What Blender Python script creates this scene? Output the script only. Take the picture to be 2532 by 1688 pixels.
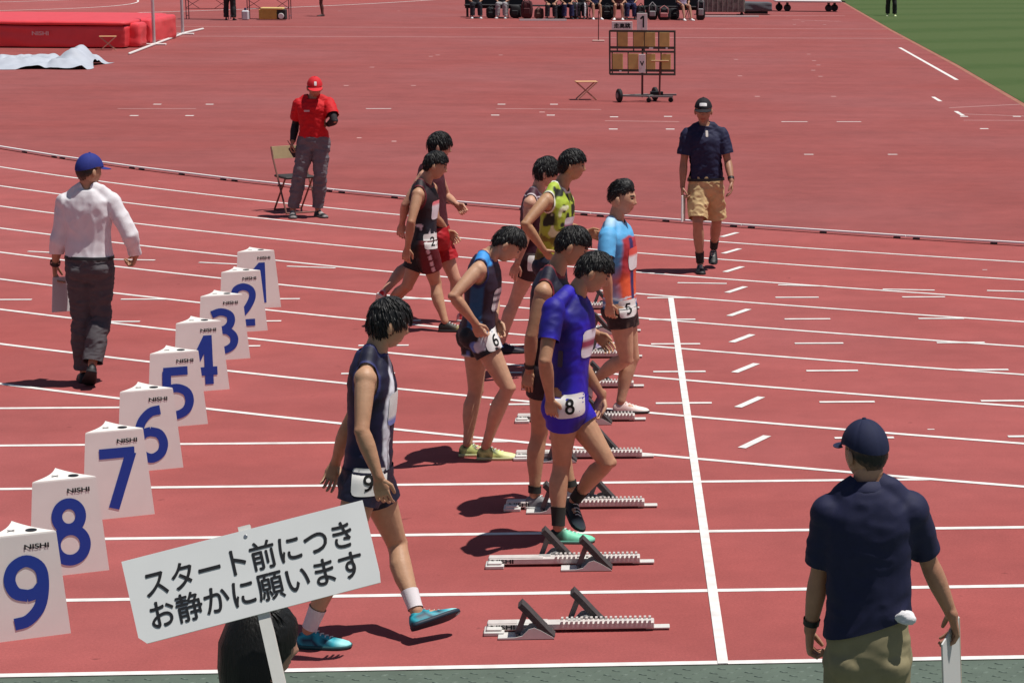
import bpy, math, random
import numpy as np
from mathutils import Vector, Matrix
from mathutils.bvhtree import BVHTree

for o in list(bpy.data.objects):
    bpy.data.objects.remove(o)
SC = bpy.context.scene
COL = SC.collection
random.seed(7)
RNG = np.random.default_rng(7)

# ------------------------------------------------------------------ camera, sky, sun, exposure
cam = bpy.data.cameras.new('camera')
cam.sensor_fit = 'HORIZONTAL'
cam.sensor_width = 36.0
cam.lens = 79.8
cam.shift_x = -0.316
cam.clip_start = 0.5
cam.clip_end = 2000.0
camo = bpy.data.objects.new('camera', cam)
COL.objects.link(camo)
_fw = Vector((0.09501, 0.97893, -0.18072))
_rt = Vector((0.99547, -0.09429, 0.01257))
_up = Vector((0.00473, 0.18110, 0.98345))
camo.matrix_world = Matrix(((_rt.x, _up.x, -_fw.x, -0.4989),
                            (_rt.y, _up.y, -_fw.y, -10.6462),
                            (_rt.z, _up.z, -_fw.z, 3.5596),
                            (0, 0, 0, 1)))
SC.camera = camo

SUN_EL = math.radians(71.0)
SUN_AZ = math.radians(-5.0)          # measured from +X towards +Y
world = bpy.data.worlds.new('World')
SC.world = world
world.use_nodes = True
wn = world.node_tree
bg = wn.nodes['Background']
sky = wn.nodes.new('ShaderNodeTexSky')
sky.sky_type = 'NISHITA'
sky.sun_disc = False
sky.sun_elevation = SUN_EL
sky.sun_rotation = math.radians(90.0) - SUN_AZ
sky.air_density = 1.0
sky.dust_density = 0.6
wn.links.new(sky.outputs[0], bg.inputs[0])
bg.inputs[1].default_value = 0.05
sun = bpy.data.lights.new('sun', 'SUN')
sun.energy = 4.7
sun.angle = math.radians(0.53)
sun.color = (1.0, 0.965, 0.90)
suno = bpy.data.objects.new('sun', sun)
COL.objects.link(suno)
_sd = Vector((math.cos(SUN_EL) * math.cos(SUN_AZ), math.cos(SUN_EL) * math.sin(SUN_AZ), math.sin(SUN_EL)))
suno.rotation_euler = _sd.to_track_quat('Z', 'Y').to_euler()
suno.location = _sd * 60
SC.view_settings.view_transform = 'Standard'
SC.view_settings.look = 'None'
SC.view_settings.exposure = 0.0
SC.view_settings.gamma = 1.0
SC.view_settings.use_curve_mapping = False

# ------------------------------------------------------------------ materials
MATS = {}

def lin(c):
    """sRGB 0..255 triple to linear"""
    return tuple(((v / 255) / 12.92 if v / 255 < 0.04045 else ((v / 255 + 0.055) / 1.055) ** 2.4) for v in c)

def mat(name, color, rough=0.75, metal=0.0, spec=0.4, noise=0.0, nscale=30.0, bump=0.0, bscale=60.0,
        attr=False, sheen=0.0, sss=0.0, stretch=None, coat=0.0):
    key = name
    if key in MATS:
        return MATS[key]
    m = bpy.data.materials.new(name)
    m.use_nodes = True
    nt = m.node_tree
    b = nt.nodes['Principled BSDF']
    b.inputs['Roughness'].default_value = rough
    b.inputs['Metallic'].default_value = metal
    b.inputs['Specular IOR Level'].default_value = spec
    if sheen:
        b.inputs['Sheen Weight'].default_value = sheen
    if coat:
        b.inputs['Coat Weight'].default_value = coat
    if sss:
        b.inputs['Subsurface Weight'].default_value = sss
        b.inputs['Subsurface Radius'].default_value = (0.012, 0.005, 0.003)
    tc = nt.nodes.new('ShaderNodeTexCoord')
    src = tc.outputs['Object']
    if stretch:
        mp = nt.nodes.new('ShaderNodeMapping')
        mp.inputs['Scale'].default_value = stretch
        nt.links.new(src, mp.inputs[0])
        src = mp.outputs[0]
    csock = None
    if attr:
        a = nt.nodes.new('ShaderNodeAttribute')
        a.attribute_name = 'Col'
        csock = a.outputs['Color']
    else:
        rgb = nt.nodes.new('ShaderNodeRGB')
        rgb.outputs[0].default_value = (*color, 1)
        csock = rgb.outputs[0]
    if noise > 0:
        n = nt.nodes.new('ShaderNodeTexNoise')
        n.inputs['Scale'].default_value = nscale
        n.inputs['Detail'].default_value = 4
        nt.links.new(src, n.inputs['Vector'])
        mr = nt.nodes.new('ShaderNodeMapRange')
        mr.inputs['From Min'].default_value = 0.3
        mr.inputs['From Max'].default_value = 0.7
        mr.inputs['To Min'].default_value = 1 - noise
        mr.inputs['To Max'].default_value = 1 + noise
        nt.links.new(n.outputs['Fac'], mr.inputs['Value'])
        mx = nt.nodes.new('ShaderNodeVectorMath')
        mx.operation = 'SCALE'
        nt.links.new(csock, mx.inputs[0])
        nt.links.new(mr.outputs[0], mx.inputs['Scale'])
        csock = mx.outputs[0]
    nt.links.new(csock, b.inputs['Base Color'])
    if bump > 0:
        n2 = nt.nodes.new('ShaderNodeTexNoise')
        n2.inputs['Scale'].default_value = bscale
        n2.inputs['Detail'].default_value = 5
        nt.links.new(src, n2.inputs['Vector'])
        bp = nt.nodes.new('ShaderNodeBump')
        bp.inputs['Strength'].default_value = bump
        bp.inputs['Distance'].default_value = 0.01
        nt.links.new(n2.outputs['Fac'], bp.inputs['Height'])
        nt.links.new(bp.outputs[0], b.inputs['Normal'])
    MATS[key] = m
    return m

def track_material(name='track_rubber', k=1.0, dull=0.0):
    m = bpy.data.materials.new(name)
    m.use_nodes = True
    nt = m.node_tree
    b = nt.nodes['Principled BSDF']
    b.inputs['Roughness'].default_value = 0.9
    b.inputs['Specular IOR Level'].default_value = 0.25
    tc = nt.nodes.new('ShaderNodeTexCoord')
    def noise(scale, detail, vec=None, rough=0.55):
        n = nt.nodes.new('ShaderNodeTexNoise')
        n.inputs['Scale'].default_value = scale
        n.inputs['Detail'].default_value = detail
        n.inputs['Roughness'].default_value = rough
        nt.links.new(vec or tc.outputs['Object'], n.inputs['Vector'])
        return n.outputs['Fac']
    mp = nt.nodes.new('ShaderNodeMapping')
    mp.inputs['Scale'].default_value = (0.12, 1.1, 1.0)
    nt.links.new(tc.outputs['Object'], mp.inputs[0])
    fine = noise(240, 3)
    mid = noise(3.5, 6)
    streak = noise(1.3, 5, mp.outputs[0])
    wide = noise(0.16, 4)
    def rng(sock, lo, hi, a=0.3, c=0.7):
        r = nt.nodes.new('ShaderNodeMapRange')
        r.inputs['From Min'].default_value = a
        r.inputs['From Max'].default_value = c
        r.inputs['To Min'].default_value = lo
        r.inputs['To Max'].default_value = hi
        nt.links.new(sock, r.inputs['Value'])
        return r.outputs[0]
    def mul(a, c):
        n = nt.nodes.new('ShaderNodeMath')
        n.operation = 'MULTIPLY'
        nt.links.new(a, n.inputs[0])
        nt.links.new(c, n.inputs[1])
        return n.outputs[0]
    gran = noise(70, 2)
    patch = noise(0.75, 7, None, 0.7)
    f = mul(mul(rng(fine, 0.84, 1.16), rng(mid, 0.94, 1.06)), mul(rng(streak, 0.93, 1.07), rng(wide, 0.93, 1.07)))
    f = mul(f, mul(rng(gran, 0.91, 1.09), rng(patch, 0.92, 1.08, 0.35, 0.65)))
    mixc = nt.nodes.new('ShaderNodeMix')
    mixc.data_type = 'RGBA'
    mixc.inputs[6].default_value = (.340 * k, .076 * k + dull, .070 * k + dull, 1)
    mixc.inputs[7].default_value = (.310 * k, .084 * k + dull, .082 * k + dull, 1)
    nt.links.new(rng(wide, 0, 1, 0.35, 0.65), mixc.inputs[0])
    sc = nt.nodes.new('ShaderNodeVectorMath')
    sc.operation = 'SCALE'
    nt.links.new(mixc.outputs[2], sc.inputs[0])
    nt.links.new(f, sc.inputs['Scale'])
    # small dark scuffs
    spot = rng(noise(7, 3), 1.0, 0.62, 0.69, 0.76)
    sc2 = nt.nodes.new('ShaderNodeVectorMath')
    sc2.operation = 'SCALE'
    nt.links.new(sc.outputs[0], sc2.inputs[0])
    nt.links.new(spot, sc2.inputs['Scale'])
    nt.links.new(sc2.outputs[0], b.inputs['Base Color'])
    bp = nt.nodes.new('ShaderNodeBump')
    bp.inputs['Strength'].default_value = 0.35
    bp.inputs['Distance'].default_value = 0.004
    nt.links.new(fine, bp.inputs['Height'])
    nt.links.new(bp.outputs[0], b.inputs['Normal'])
    return m

def grass_material():
    m = bpy.data.materials.new('mown_grass')
    m.use_nodes = True
    nt = m.node_tree
    b = nt.nodes['Principled BSDF']
    b.inputs['Roughness'].default_value = 0.9
    b.inputs['Specular IOR Level'].default_value = 0.2
    tc = nt.nodes.new('ShaderNodeTexCoord')
    mp = nt.nodes.new('ShaderNodeMapping')
    mp.inputs['Rotation'].default_value = (0, 0, math.radians(-24))
    nt.links.new(tc.outputs['Object'], mp.inputs[0])
    w = nt.nodes.new('ShaderNodeTexWave')
    w.inputs['Scale'].default_value = 0.055
    w.inputs['Distortion'].default_value = 3.5
    w.inputs['Detail'].default_value = 2
    w.bands_direction = 'Y'
    nt.links.new(mp.outputs[0], w.inputs['Vector'])
    n = nt.nodes.new('ShaderNodeTexNoise')
    n.inputs['Scale'].default_value = 1.4
    n.inputs['Detail'].default_value = 8
    nt.links.new(mp.outputs[0], n.inputs['Vector'])
    add = nt.nodes.new('ShaderNodeMath')
    add.operation = 'ADD'
    nt.links.new(w.outputs['Fac'], add.inputs[0])
    nt.links.new(n.outputs['Fac'], add.inputs[1])
    r = nt.nodes.new('ShaderNodeValToRGB')
    r.color_ramp.elements[0].position = 0.45
    r.color_ramp.elements[0].color = (0.056, 0.094, 0.026, 1)
    r.color_ramp.elements[1].position = 1.25
    r.color_ramp.elements[1].color = (0.072, 0.108, 0.034, 1)
    nt.links.new(add.outputs[0], r.inputs[0])
    nt.links.new(r.outputs[0], b.inputs['Base Color'])
    bp = nt.nodes.new('ShaderNodeBump')
    bp.inputs['Strength'].default_value = 0.6
    bp.inputs['Distance'].default_value = 0.03
    n3 = nt.nodes.new('ShaderNodeTexNoise')
    n3.inputs['Scale'].default_value = 30
    nt.links.new(tc.outputs['Object'], n3.inputs['Vector'])
    nt.links.new(n3.outputs['Fac'], bp.inputs['Height'])
    nt.links.new(bp.outputs[0], b.inputs['Normal'])
    return m

# ------------------------------------------------------------------ object helpers
def tag(o, label=None, cat=None, group=None, kind=None):
    if label: o['label'] = label
    if cat: o['category'] = cat
    if group: o['group'] = group
    if kind: o['kind'] = kind
    return o

def mesh_obj(name, V, F, m, parent=None, smooth=True, colors=None, loc=None):
    me = bpy.data.meshes.new(name)
    V = np.asarray(V, dtype=float)
    me.from_pydata(V.tolist(), [], [list(map(int, f)) for f in F])
    if smooth:
        me.polygons.foreach_set('use_smooth', [True] * len(me.polygons))
    if colors is not None:
        ca = me.color_attributes.new('Col', 'FLOAT_COLOR', 'POINT')
        c4 = np.ones((len(V), 4))
        c4[:, :3] = colors
        ca.data.foreach_set('color', c4.ravel())
    if m is not None:
        me.materials.append(m)
    me.update()
    o = bpy.data.objects.new(name, me)
    COL.objects.link(o)
    if parent is not None:
        o.parent = parent
    if loc is not None:
        o.location = loc
    return o

def empty(name, loc, label, cat, group=None, rotz=0.0):
    o = bpy.data.objects.new(name, None)
    o.empty_display_size = 0.2
    COL.objects.link(o)
    o.location = loc
    o.rotation_euler = (0, 0, rotz)
    return tag(o, label, cat, group)

def copy_thing(root, loc, label, group=None, rotz=None):
    """copy a thing, its parts and their sub-parts; mesh data is shared"""
    r = root.copy()
    COL.objects.link(r)
    r.location = loc
    if rotz is not None:
        r.rotation_euler = (0, 0, rotz)
    r['label'] = label
    if group: r['group'] = group
    for ch in list(root.children):
        c = ch.copy()
        COL.objects.link(c)
        c.parent = r
        for g in list(ch.children):
            d = g.copy()
            COL.objects.link(d)
            d.parent = c
    return r

class MB:
    """collects simple solids into one mesh"""
    def __init__(s):
        s.V = []
        s.F = []
    def add(s, V, F):
        n = len(s.V)
        s.V += [tuple(map(float, v)) for v in V]
        s.F += [[i + n for i in f] for f in F]
        return s
    def box(s, c, d, rz=0.0, R=None, bev=0.0):
        x, y, z = (q / 2 for q in d)
        if bev > 0:
            b = min(bev, x * .9, y * .9, z * .9)
            V = []
            for sx in (-1, 1):
                for sy in (-1, 1):
                    for sz in (-1, 1):
                        V += [(sx * (x - b), sy * (y - b), sz * z), (sx * (x - b), sy * y, sz * (z - b)), (sx * x, sy * (y - b), sz * (z - b))]
            def i(a, b_, c_, k): return ((a * 2 + b_) * 2 + c_) * 3 + k
            F = []
            for sz in (0, 1):
                F.append([i(0, 0, sz, 0), i(1, 0, sz, 0), i(1, 1, sz, 0), i(0, 1, sz, 0)][::(1 if sz else -1)])
            for sy in (0, 1):
                F.append([i(0, sy, 0, 1), i(1, sy, 0, 1), i(1, sy, 1, 1), i(0, sy, 1, 1)][::(-1 if sy else 1)])
            for sx in (0, 1):
                F.append([i(sx, 0, 0, 2), i(sx, 1, 0, 2), i(sx, 1, 1, 2), i(sx, 0, 1, 2)][::(1 if sx else -1)])
            for sy in (0, 1):
                for sz in (0, 1):
                    F.append([i(0, sy, sz, 0), i(1, sy, sz, 0), i(1, sy, sz, 1), i(0, sy, sz, 1)])
            for sx in (0, 1):
                for sz in (0, 1):
                    F.append([i(sx, 0, sz, 0), i(sx, 1, sz, 0), i(sx, 1, sz, 2), i(sx, 0, sz, 2)])
            for sx in (0, 1):
                for sy in (0, 1):
                    F.append([i(sx, sy, 0, 1), i(sx, sy, 1, 1), i(sx, sy, 1, 2), i(sx, sy, 0, 2)])
            for sx in (0, 1):
                for sy in (0, 1):
                    for sz in (0, 1):
                        F.append([i(sx, sy, sz, 0), i(sx, sy, sz, 1), i(sx, sy, sz, 2)])
        else:
            V = [(-x, -y, -z), (x, -y, -z), (x, y, -z), (-x, y, -z), (-x, -y, z), (x, -y, z), (x, y, z), (-x, y, z)]
            F = [[3, 2, 1, 0], [4, 5, 6, 7], [0, 1, 5, 4], [1, 2, 6, 5], [2, 3, 7, 6], [3, 0, 4, 7]]
        M = R if R is not None else Matrix.Rotation(rz, 3, 'Z')
        C0 = Vector(c)
        return s.add([M @ Vector(v) + C0 for v in V], F)
    def tube(s, pts, r, n=8):
        V, F = tube(np.array(pts, float), r, n)
        return s.add(V, F)
    def bar(s, a, b, w, h, up=(0, 0, 1)):
        """rectangular bar from a to b"""
        a = Vector(a); b = Vector(b)
        d = (b - a)
        L = d.length
        d.normalize()
        u = Vector(up)
        if abs(u.dot(d)) > 0.95:
            u = Vector((1, 0, 0))
        y = u.cross(d).normalized()
        z = d.cross(y)
        R = Matrix((d, y, z)).transposed()
        return s.box((a + b) / 2, (L, w, h), R=R)
    def prism(s, poly, z0, z1, M=None):
        """2-D polygon extruded; M maps (x,y,z) to place"""
        n = len(poly)
        V = [(x, y, z0) for x, y in poly] + [(x, y, z1) for x, y in poly]
        if M is not None:
            V = [M @ Vector(v) for v in V]
        F = [list(range(n))[::-1], list(range(n, 2 * n))] + [[i, (i + 1) % n, n + (i + 1) % n, n + i] for i in range(n)]
        return s.add(V, F)
    def disc(s, c, axis, r, w, n=20):
        """solid wheel"""
        a = Vector(axis).normalized()
        u = a.orthogonal().normalized()
        v = a.cross(u)
        c = Vector(c)
        V = []
        for k, (rr, off) in enumerate(((r * .86, -w / 2), (r, -w * .3), (r, w * .3), (r * .86, w / 2))):
            for i in range(n):
                t = 2 * math.pi * i / n
                V.append(c + a * off + (u * math.cos(t) + v * math.sin(t)) * rr)
        F = [list(range(n))[::-1], list(range(3 * n, 4 * n))]
        for k in range(3):
            for i in range(n):
                F.append([k * n + i, k * n + (i + 1) % n, (k + 1) * n + (i + 1) % n, (k + 1) * n + i])
        return s.add(V, F)
    def build(s, name, m, parent=None, smooth=False, loc=None):
        return mesh_obj(name, s.V, s.F, m, parent, smooth, None, loc)

def nrm(v):
    v = np.asarray(v, float)
    return v / (np.linalg.norm(v) + 1e-12)

def rings_to_mesh(rings):
    """rings: list of (n,3); closed at both ends by fans"""
    n = len(rings[0])
    V = np.concatenate(rings + [rings[0].mean(0)[None], rings[-1].mean(0)[None]])
    F = []
    m = len(rings)
    for k in range(m - 1):
        for i in range(n):
            j = (i + 1) % n
            F.append([k * n + i, k * n + j, (k + 1) * n + j, (k + 1) * n + i])
    a, b = m * n, m * n + 1
    for i in range(n):
        j = (i + 1) % n
        F.append([a, j, i])
        F.append([b, (m - 1) * n + i, (m - 1) * n + j])
    return V, F

def tube(pts, r, n=12, ref=None, cap=True):
    """tapered tube with rounded ends. r: scalar or list; each may be a pair (a along ref, b across)"""
    pts = np.asarray(pts, float)
    m = len(pts)
    if np.isscalar(r): r = [r] * m
    rr = [(q, q) if np.isscalar(q) else q for q in r]
    T = np.gradient(pts, axis=0)
    T = T / (np.linalg.norm(T, axis=1)[:, None] + 1e-12)
    if ref is None:
        ref = np.array([1.0, 0, 0]) if abs(T[0][0]) < 0.8 else np.array([0, 1.0, 0])
    rings = []
    th = np.linspace(0, 2 * np.pi, n, endpoint=False)
    def ring(c, t, a, b):
        x = ref - t * (ref @ t)
        x = nrm(x)
        y = np.cross(t, x)
        return c + np.cos(th)[:, None] * x * a + np.sin(th)[:, None] * y * b
    if cap:
        for q in (0.2, 0.55, 0.85):
            off = math.cos(math.asin(q))
            rings.append(ring(pts[0] - T[0] * min(rr[0]) * off, T[0], rr[0][0] * q, rr[0][1] * q))
    for k in range(m):
        rings.append(ring(pts[k], T[k], *rr[k]))
    if cap:
        for q in (0.85, 0.55, 0.2):
            off = math.cos(math.asin(q))
            rings.append(ring(pts[-1] + T[-1] * min(rr[-1]) * off, T[-1], rr[-1][0] * q, rr[-1][1] * q))
    return rings_to_mesh(rings)

def ellipsoid(c, ax, R=None, n=16, m=10):
    V = []
    for i in range(1, m):
        ph = math.pi * i / m
        for j in range(n):
            th = 2 * math.pi * j / n
            V.append((ax[0] * math.sin(ph) * math.cos(th), ax[1] * math.sin(ph) * math.sin(th), ax[2] * math.cos(ph)))
    V.append((0, 0, ax[2])); V.append((0, 0, -ax[2]))
    F = []
    for i in range(m - 2):
        for j in range(n):
            k = (j + 1) % n
            F.append([i * n + j, (i + 1) * n + j, (i + 1) * n + k, i * n + k])
    a = (m - 1) * n
    for j in range(n):
        k = (j + 1) % n
        F.append([a, j, k])
        F.append([a + 1, (m - 2) * n + k, (m - 2) * n + j])
    V = np.array(V)
    if R is not None:
        V = V @ np.asarray(R).T
    return V + np.asarray(c), F

def join(parts):
    V = []; F = []; n = 0
    for v, f in parts:
        V.append(np.asarray(v, float))
        F += [[i + n for i in q] for q in f]
        n += len(v)
    return np.concatenate(V), F

_tmp = {}
def voxelize(parts, voxel, smooth=6):
    """union of closed solids as one continuous skin"""
    V, F = join(parts)
    me = bpy.data.meshes.new('tmp')
    me.from_pydata(V.tolist(), [], F)
    ob = bpy.data.objects.new('tmp', me)
    COL.objects.link(ob)
    md = ob.modifiers.new('r', 'REMESH')
    md.mode = 'VOXEL'
    md.voxel_size = voxel
    md.adaptivity = 0.0
    dg = bpy.context.evaluated_depsgraph_get()
    ev = ob.evaluated_get(dg)
    m2 = ev.to_mesh()
    n = len(m2.vertices)
    co = np.empty(n * 3)
    m2.vertices.foreach_get('co', co)
    co = co.reshape(n, 3)
    m2.calc_loop_triangles()
    tri = np.empty(len(m2.loop_triangles) * 3, dtype=np.int32)
    m2.loop_triangles.foreach_get('vertices', tri)
    tri = tri.reshape(-1, 3).copy()
    ne = len(m2.edges)
    ed = np.empty(ne * 2, dtype=np.int32)
    m2.edges.foreach_get('vertices', ed)
    ed = ed.reshape(-1, 2).copy()
    ev.to_mesh_clear()
    bpy.data.objects.remove(ob)
    bpy.data.meshes.remove(me)
    return lap(co, ed, smooth), tri

def lap(co, ed, it):
    n = len(co)
    deg = np.bincount(ed.ravel(), minlength=n).astype(float)[:, None]
    for k in range(it):
        for w in (0.55, -0.57):
            acc = np.stack([np.bincount(ed[:, 0], co[ed[:, 1], d], n) + np.bincount(ed[:, 1], co[ed[:, 0], d], n) for d in range(3)], 1)
            co = co + w * (acc / np.maximum(deg, 1) - co)
    return co

def vnormals(V, F):
    a, b, c = V[F[:, 0]], V[F[:, 1]], V[F[:, 2]]
    fn = np.cross(b - a, c - a)
    N = np.zeros_like(V)
    for k in range(3):
        for d in range(3):
            N[:, d] += np.bincount(F[:, k], fn[:, d], len(V))
    return N / (np.linalg.norm(N, axis=1)[:, None] + 1e-12)

def clip(V, F, f, extra=None):
    """keep the part of a triangle mesh where f >= 0, cutting triangles along the zero line"""
    V = np.asarray(V); F = np.asarray(F)
    ins = f >= 0
    cnt = ins[F].sum(1)
    keep = F[cnt == 3]
    out = [keep]
    newV = []
    cache = {}
    base = len(V)
    def cut(i, j):
        k = (i, j) if i < j else (j, i)
        if k not in cache:
            t = f[i] / (f[i] - f[j])
            cache[k] = base + len(newV)
            newV.append(V[i] + (V[j] - V[i]) * t)
        return cache[k]
    tris = []
    for tri in F[(cnt == 1) | (cnt == 2)]:
        q = [int(i) for i in tri]
        s = [bool(ins[i]) for i in q]
        while not (s[0] and not s[2]):
            q = q[1:] + q[:1]
            s = s[1:] + s[:1]
        a, b, c = q
        if s[1]:
            p1 = cut(b, c); p2 = cut(c, a)
            tris += [[a, b, p1], [a, p1, p2]]
        else:
            p1 = cut(a, b); p2 = cut(c, a)
            tris.append([a, p1, p2])
    if tris:
        out.append(np.array(tris))
    F2 = np.concatenate(out)
    V2 = np.concatenate([V, np.array(newV).reshape(-1, 3)]) if newV else V
    used = np.unique(F2)
    mp = -np.ones(len(V2), dtype=int)
    mp[used] = np.arange(len(used))
    return V2[used], mp[F2]

def vnoise(P, seed=0):
    """smooth value noise in -1..1"""
    P = np.asarray(P, float) + seed * 17.31
    i = np.floor(P)
    f = P - i
    u = f * f * (3 - 2 * f)
    def h(o):
        q = i + o
        s = np.sin(q[:, 0] * 127.1 + q[:, 1] * 311.7 + q[:, 2] * 74.7) * 43758.5453
        return s - np.floor(s)
    r = 0
    for dx in (0, 1):
        for dy in (0, 1):
            for dz in (0, 1):
                w = (u[:, 0] if dx else 1 - u[:, 0]) * (u[:, 1] if dy else 1 - u[:, 1]) * (u[:, 2] if dz else 1 - u[:, 2])
                r = r + w * h(np.array([dx, dy, dz]))
    return r * 2 - 1

_TXT = {}
DIGITS = {
    '1': [([(.10, 0), (.10, 1)], 0), ([(-.20, .72), (.06, .94)], 0)],
    '2': [([(-.24, .74), (-.19, .90), (0, .965), (.19, .88), (.225, .70), (.10, .46), (-.10, .24), (-.22, .06)], 1), ([(-.28, .068), (.27, .068)], 0)],
    '3': [([(-.22, .90), (-.02, .955), (.17, .87), (.19, .69), (.07, .55), (-.09, .525)], 1), ([(-.09, .525), (.12, .49), (.245, .34), (.21, .15), (.02, .045), (-.23, .08)], 1)],
    '4': [([(.11, 0), (.11, 1)], 0), ([(.10, .95), (-.25, .30)], 0), ([(-.31, .27), (.28, .27)], 0)],
    '5': [([(.24, .935), (-.24, .935)], 0), ([(-.175, .94), (-.19, .50)], 0), ([(-.22, .545), (.00, .595), (.20, .50), (.25, .30), (.16, .12), (-.04, .04), (-.24, .075)], 1)],
    '6': [([(.20, .945), (.00, .905), (-.18, .72), (-.245, .42), (-.21, .17), (-.02, .05), (.17, .13), (.235, .31), (.16, .49), (-.02, .555)], 1), ([(-.00, .555), (-.13, .525), (-.215, .44)], 1)],
    '7': [([(-.28, .935), (.28, .935)], 0), ([(.225, .93), (-.09, 0)], 0)],
    '8': [([(.19 * math.cos(a), .745 + .20 * math.sin(a)) for a in np.linspace(0, 2 * math.pi, 14)], 1), ([(.24 * math.cos(a), .295 + .24 * math.sin(a)) for a in np.linspace(0, 2 * math.pi, 14)], 1)],
}
DIGITS['9'] = [([(-x, 1 - y) for x, y in p_], 1) for p_, q_ in DIGITS['6']]
def ribbon(pts, smooth, w):
    P = np.array(pts, float)
    if smooth:
        n = len(P)
        closed = np.linalg.norm(P[0] - P[-1]) < 1e-6
        out = []
        for i in range(n - 1):
            p0 = P[i - 1] if i else (P[-2] if closed else 2 * P[0] - P[1])
            p3 = P[i + 2] if i + 2 < n else (P[1] if closed else 2 * P[-1] - P[-2])
            for t in np.linspace(0, 1, 5, endpoint=False):
                out.append(.5 * (2 * P[i] + (P[i + 1] - p0) * t + (2 * p0 - 5 * P[i] + 4 * P[i + 1] - p3) * t * t + (3 * P[i] - p0 - 3 * P[i + 1] + p3) * t ** 3))
        P = np.array(out + [P[-1]])
    T = np.gradient(P, axis=0)
    if smooth and np.linalg.norm(P[0] - P[-1]) < 1e-6:
        T[0] = T[-1] = P[1] - P[-2]
    T /= np.linalg.norm(T, axis=1)[:, None]
    N = np.stack([-T[:, 1], T[:, 0]], 1) * w / 2
    V = np.empty((2 * len(P), 2))
    V[0::2] = P - N; V[1::2] = P + N
    return V, [[2 * i, 2 * i + 2, 2 * i + 3, 2 * i + 1] for i in range(len(P) - 1)]
def text_mesh(body, size=1.0, bold=0.0, width=None):
    """flat lettering: (N,3) centred points (third value is a hair of lift between strokes) and faces"""
    key = (body, bold)
    if key not in _TXT:
        if len(body) == 1 and body in DIGITS:
            V = []; F = []
            for k, (pts, sm) in enumerate(DIGITS[body]):
                v, f = ribbon(pts, sm, .172)
                n0 = len(V)
                V += [(x, y, k * .0002) for x, y in v]
                F += [[i + n0 for i in q] for q in f]
            V = np.array(V)
        else:
            c = bpy.data.curves.new('t', 'FONT')
            c.body = body
            c.size = 1.0
            c.resolution_u = 4
            o = bpy.data.objects.new('t', c)
            COL.objects.link(o)
            dg = bpy.context.evaluated_depsgraph_get()
            me = o.evaluated_get(dg).to_mesh()
            V0 = np.array([v.co[:2] for v in me.vertices])
            F0 = [list(p.vertices) for p in me.polygons]
            o.evaluated_get(dg).to_mesh_clear()
            bpy.data.objects.remove(o)
            bpy.data.curves.remove(c)
            V = []; F = []
            offs = [(0, 0)] if bold == 0 else [(0, 0), (bold, 0), (-bold, 0), (0, bold), (0, -bold)]
            for k, (a, b) in enumerate(offs):
                n0 = len(V)
                V += [(x + a, y + b, k * .00006) for x, y in V0]
                F += [[i + n0 for i in q] for q in F0]
            V = np.array(V)
        _TXT[key] = (V, F)
    V, F = _TXT[key]
    lo, hi = V.min(0), V.max(0)
    s = size / (hi - lo)[1]
    W = V.copy()
    W[:, :2] = (V[:, :2] - ((lo + hi) / 2)[:2]) * s
    if width is not None:
        W[:, 0] *= width / ((hi - lo)[0] * s)
    return W, F

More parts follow.
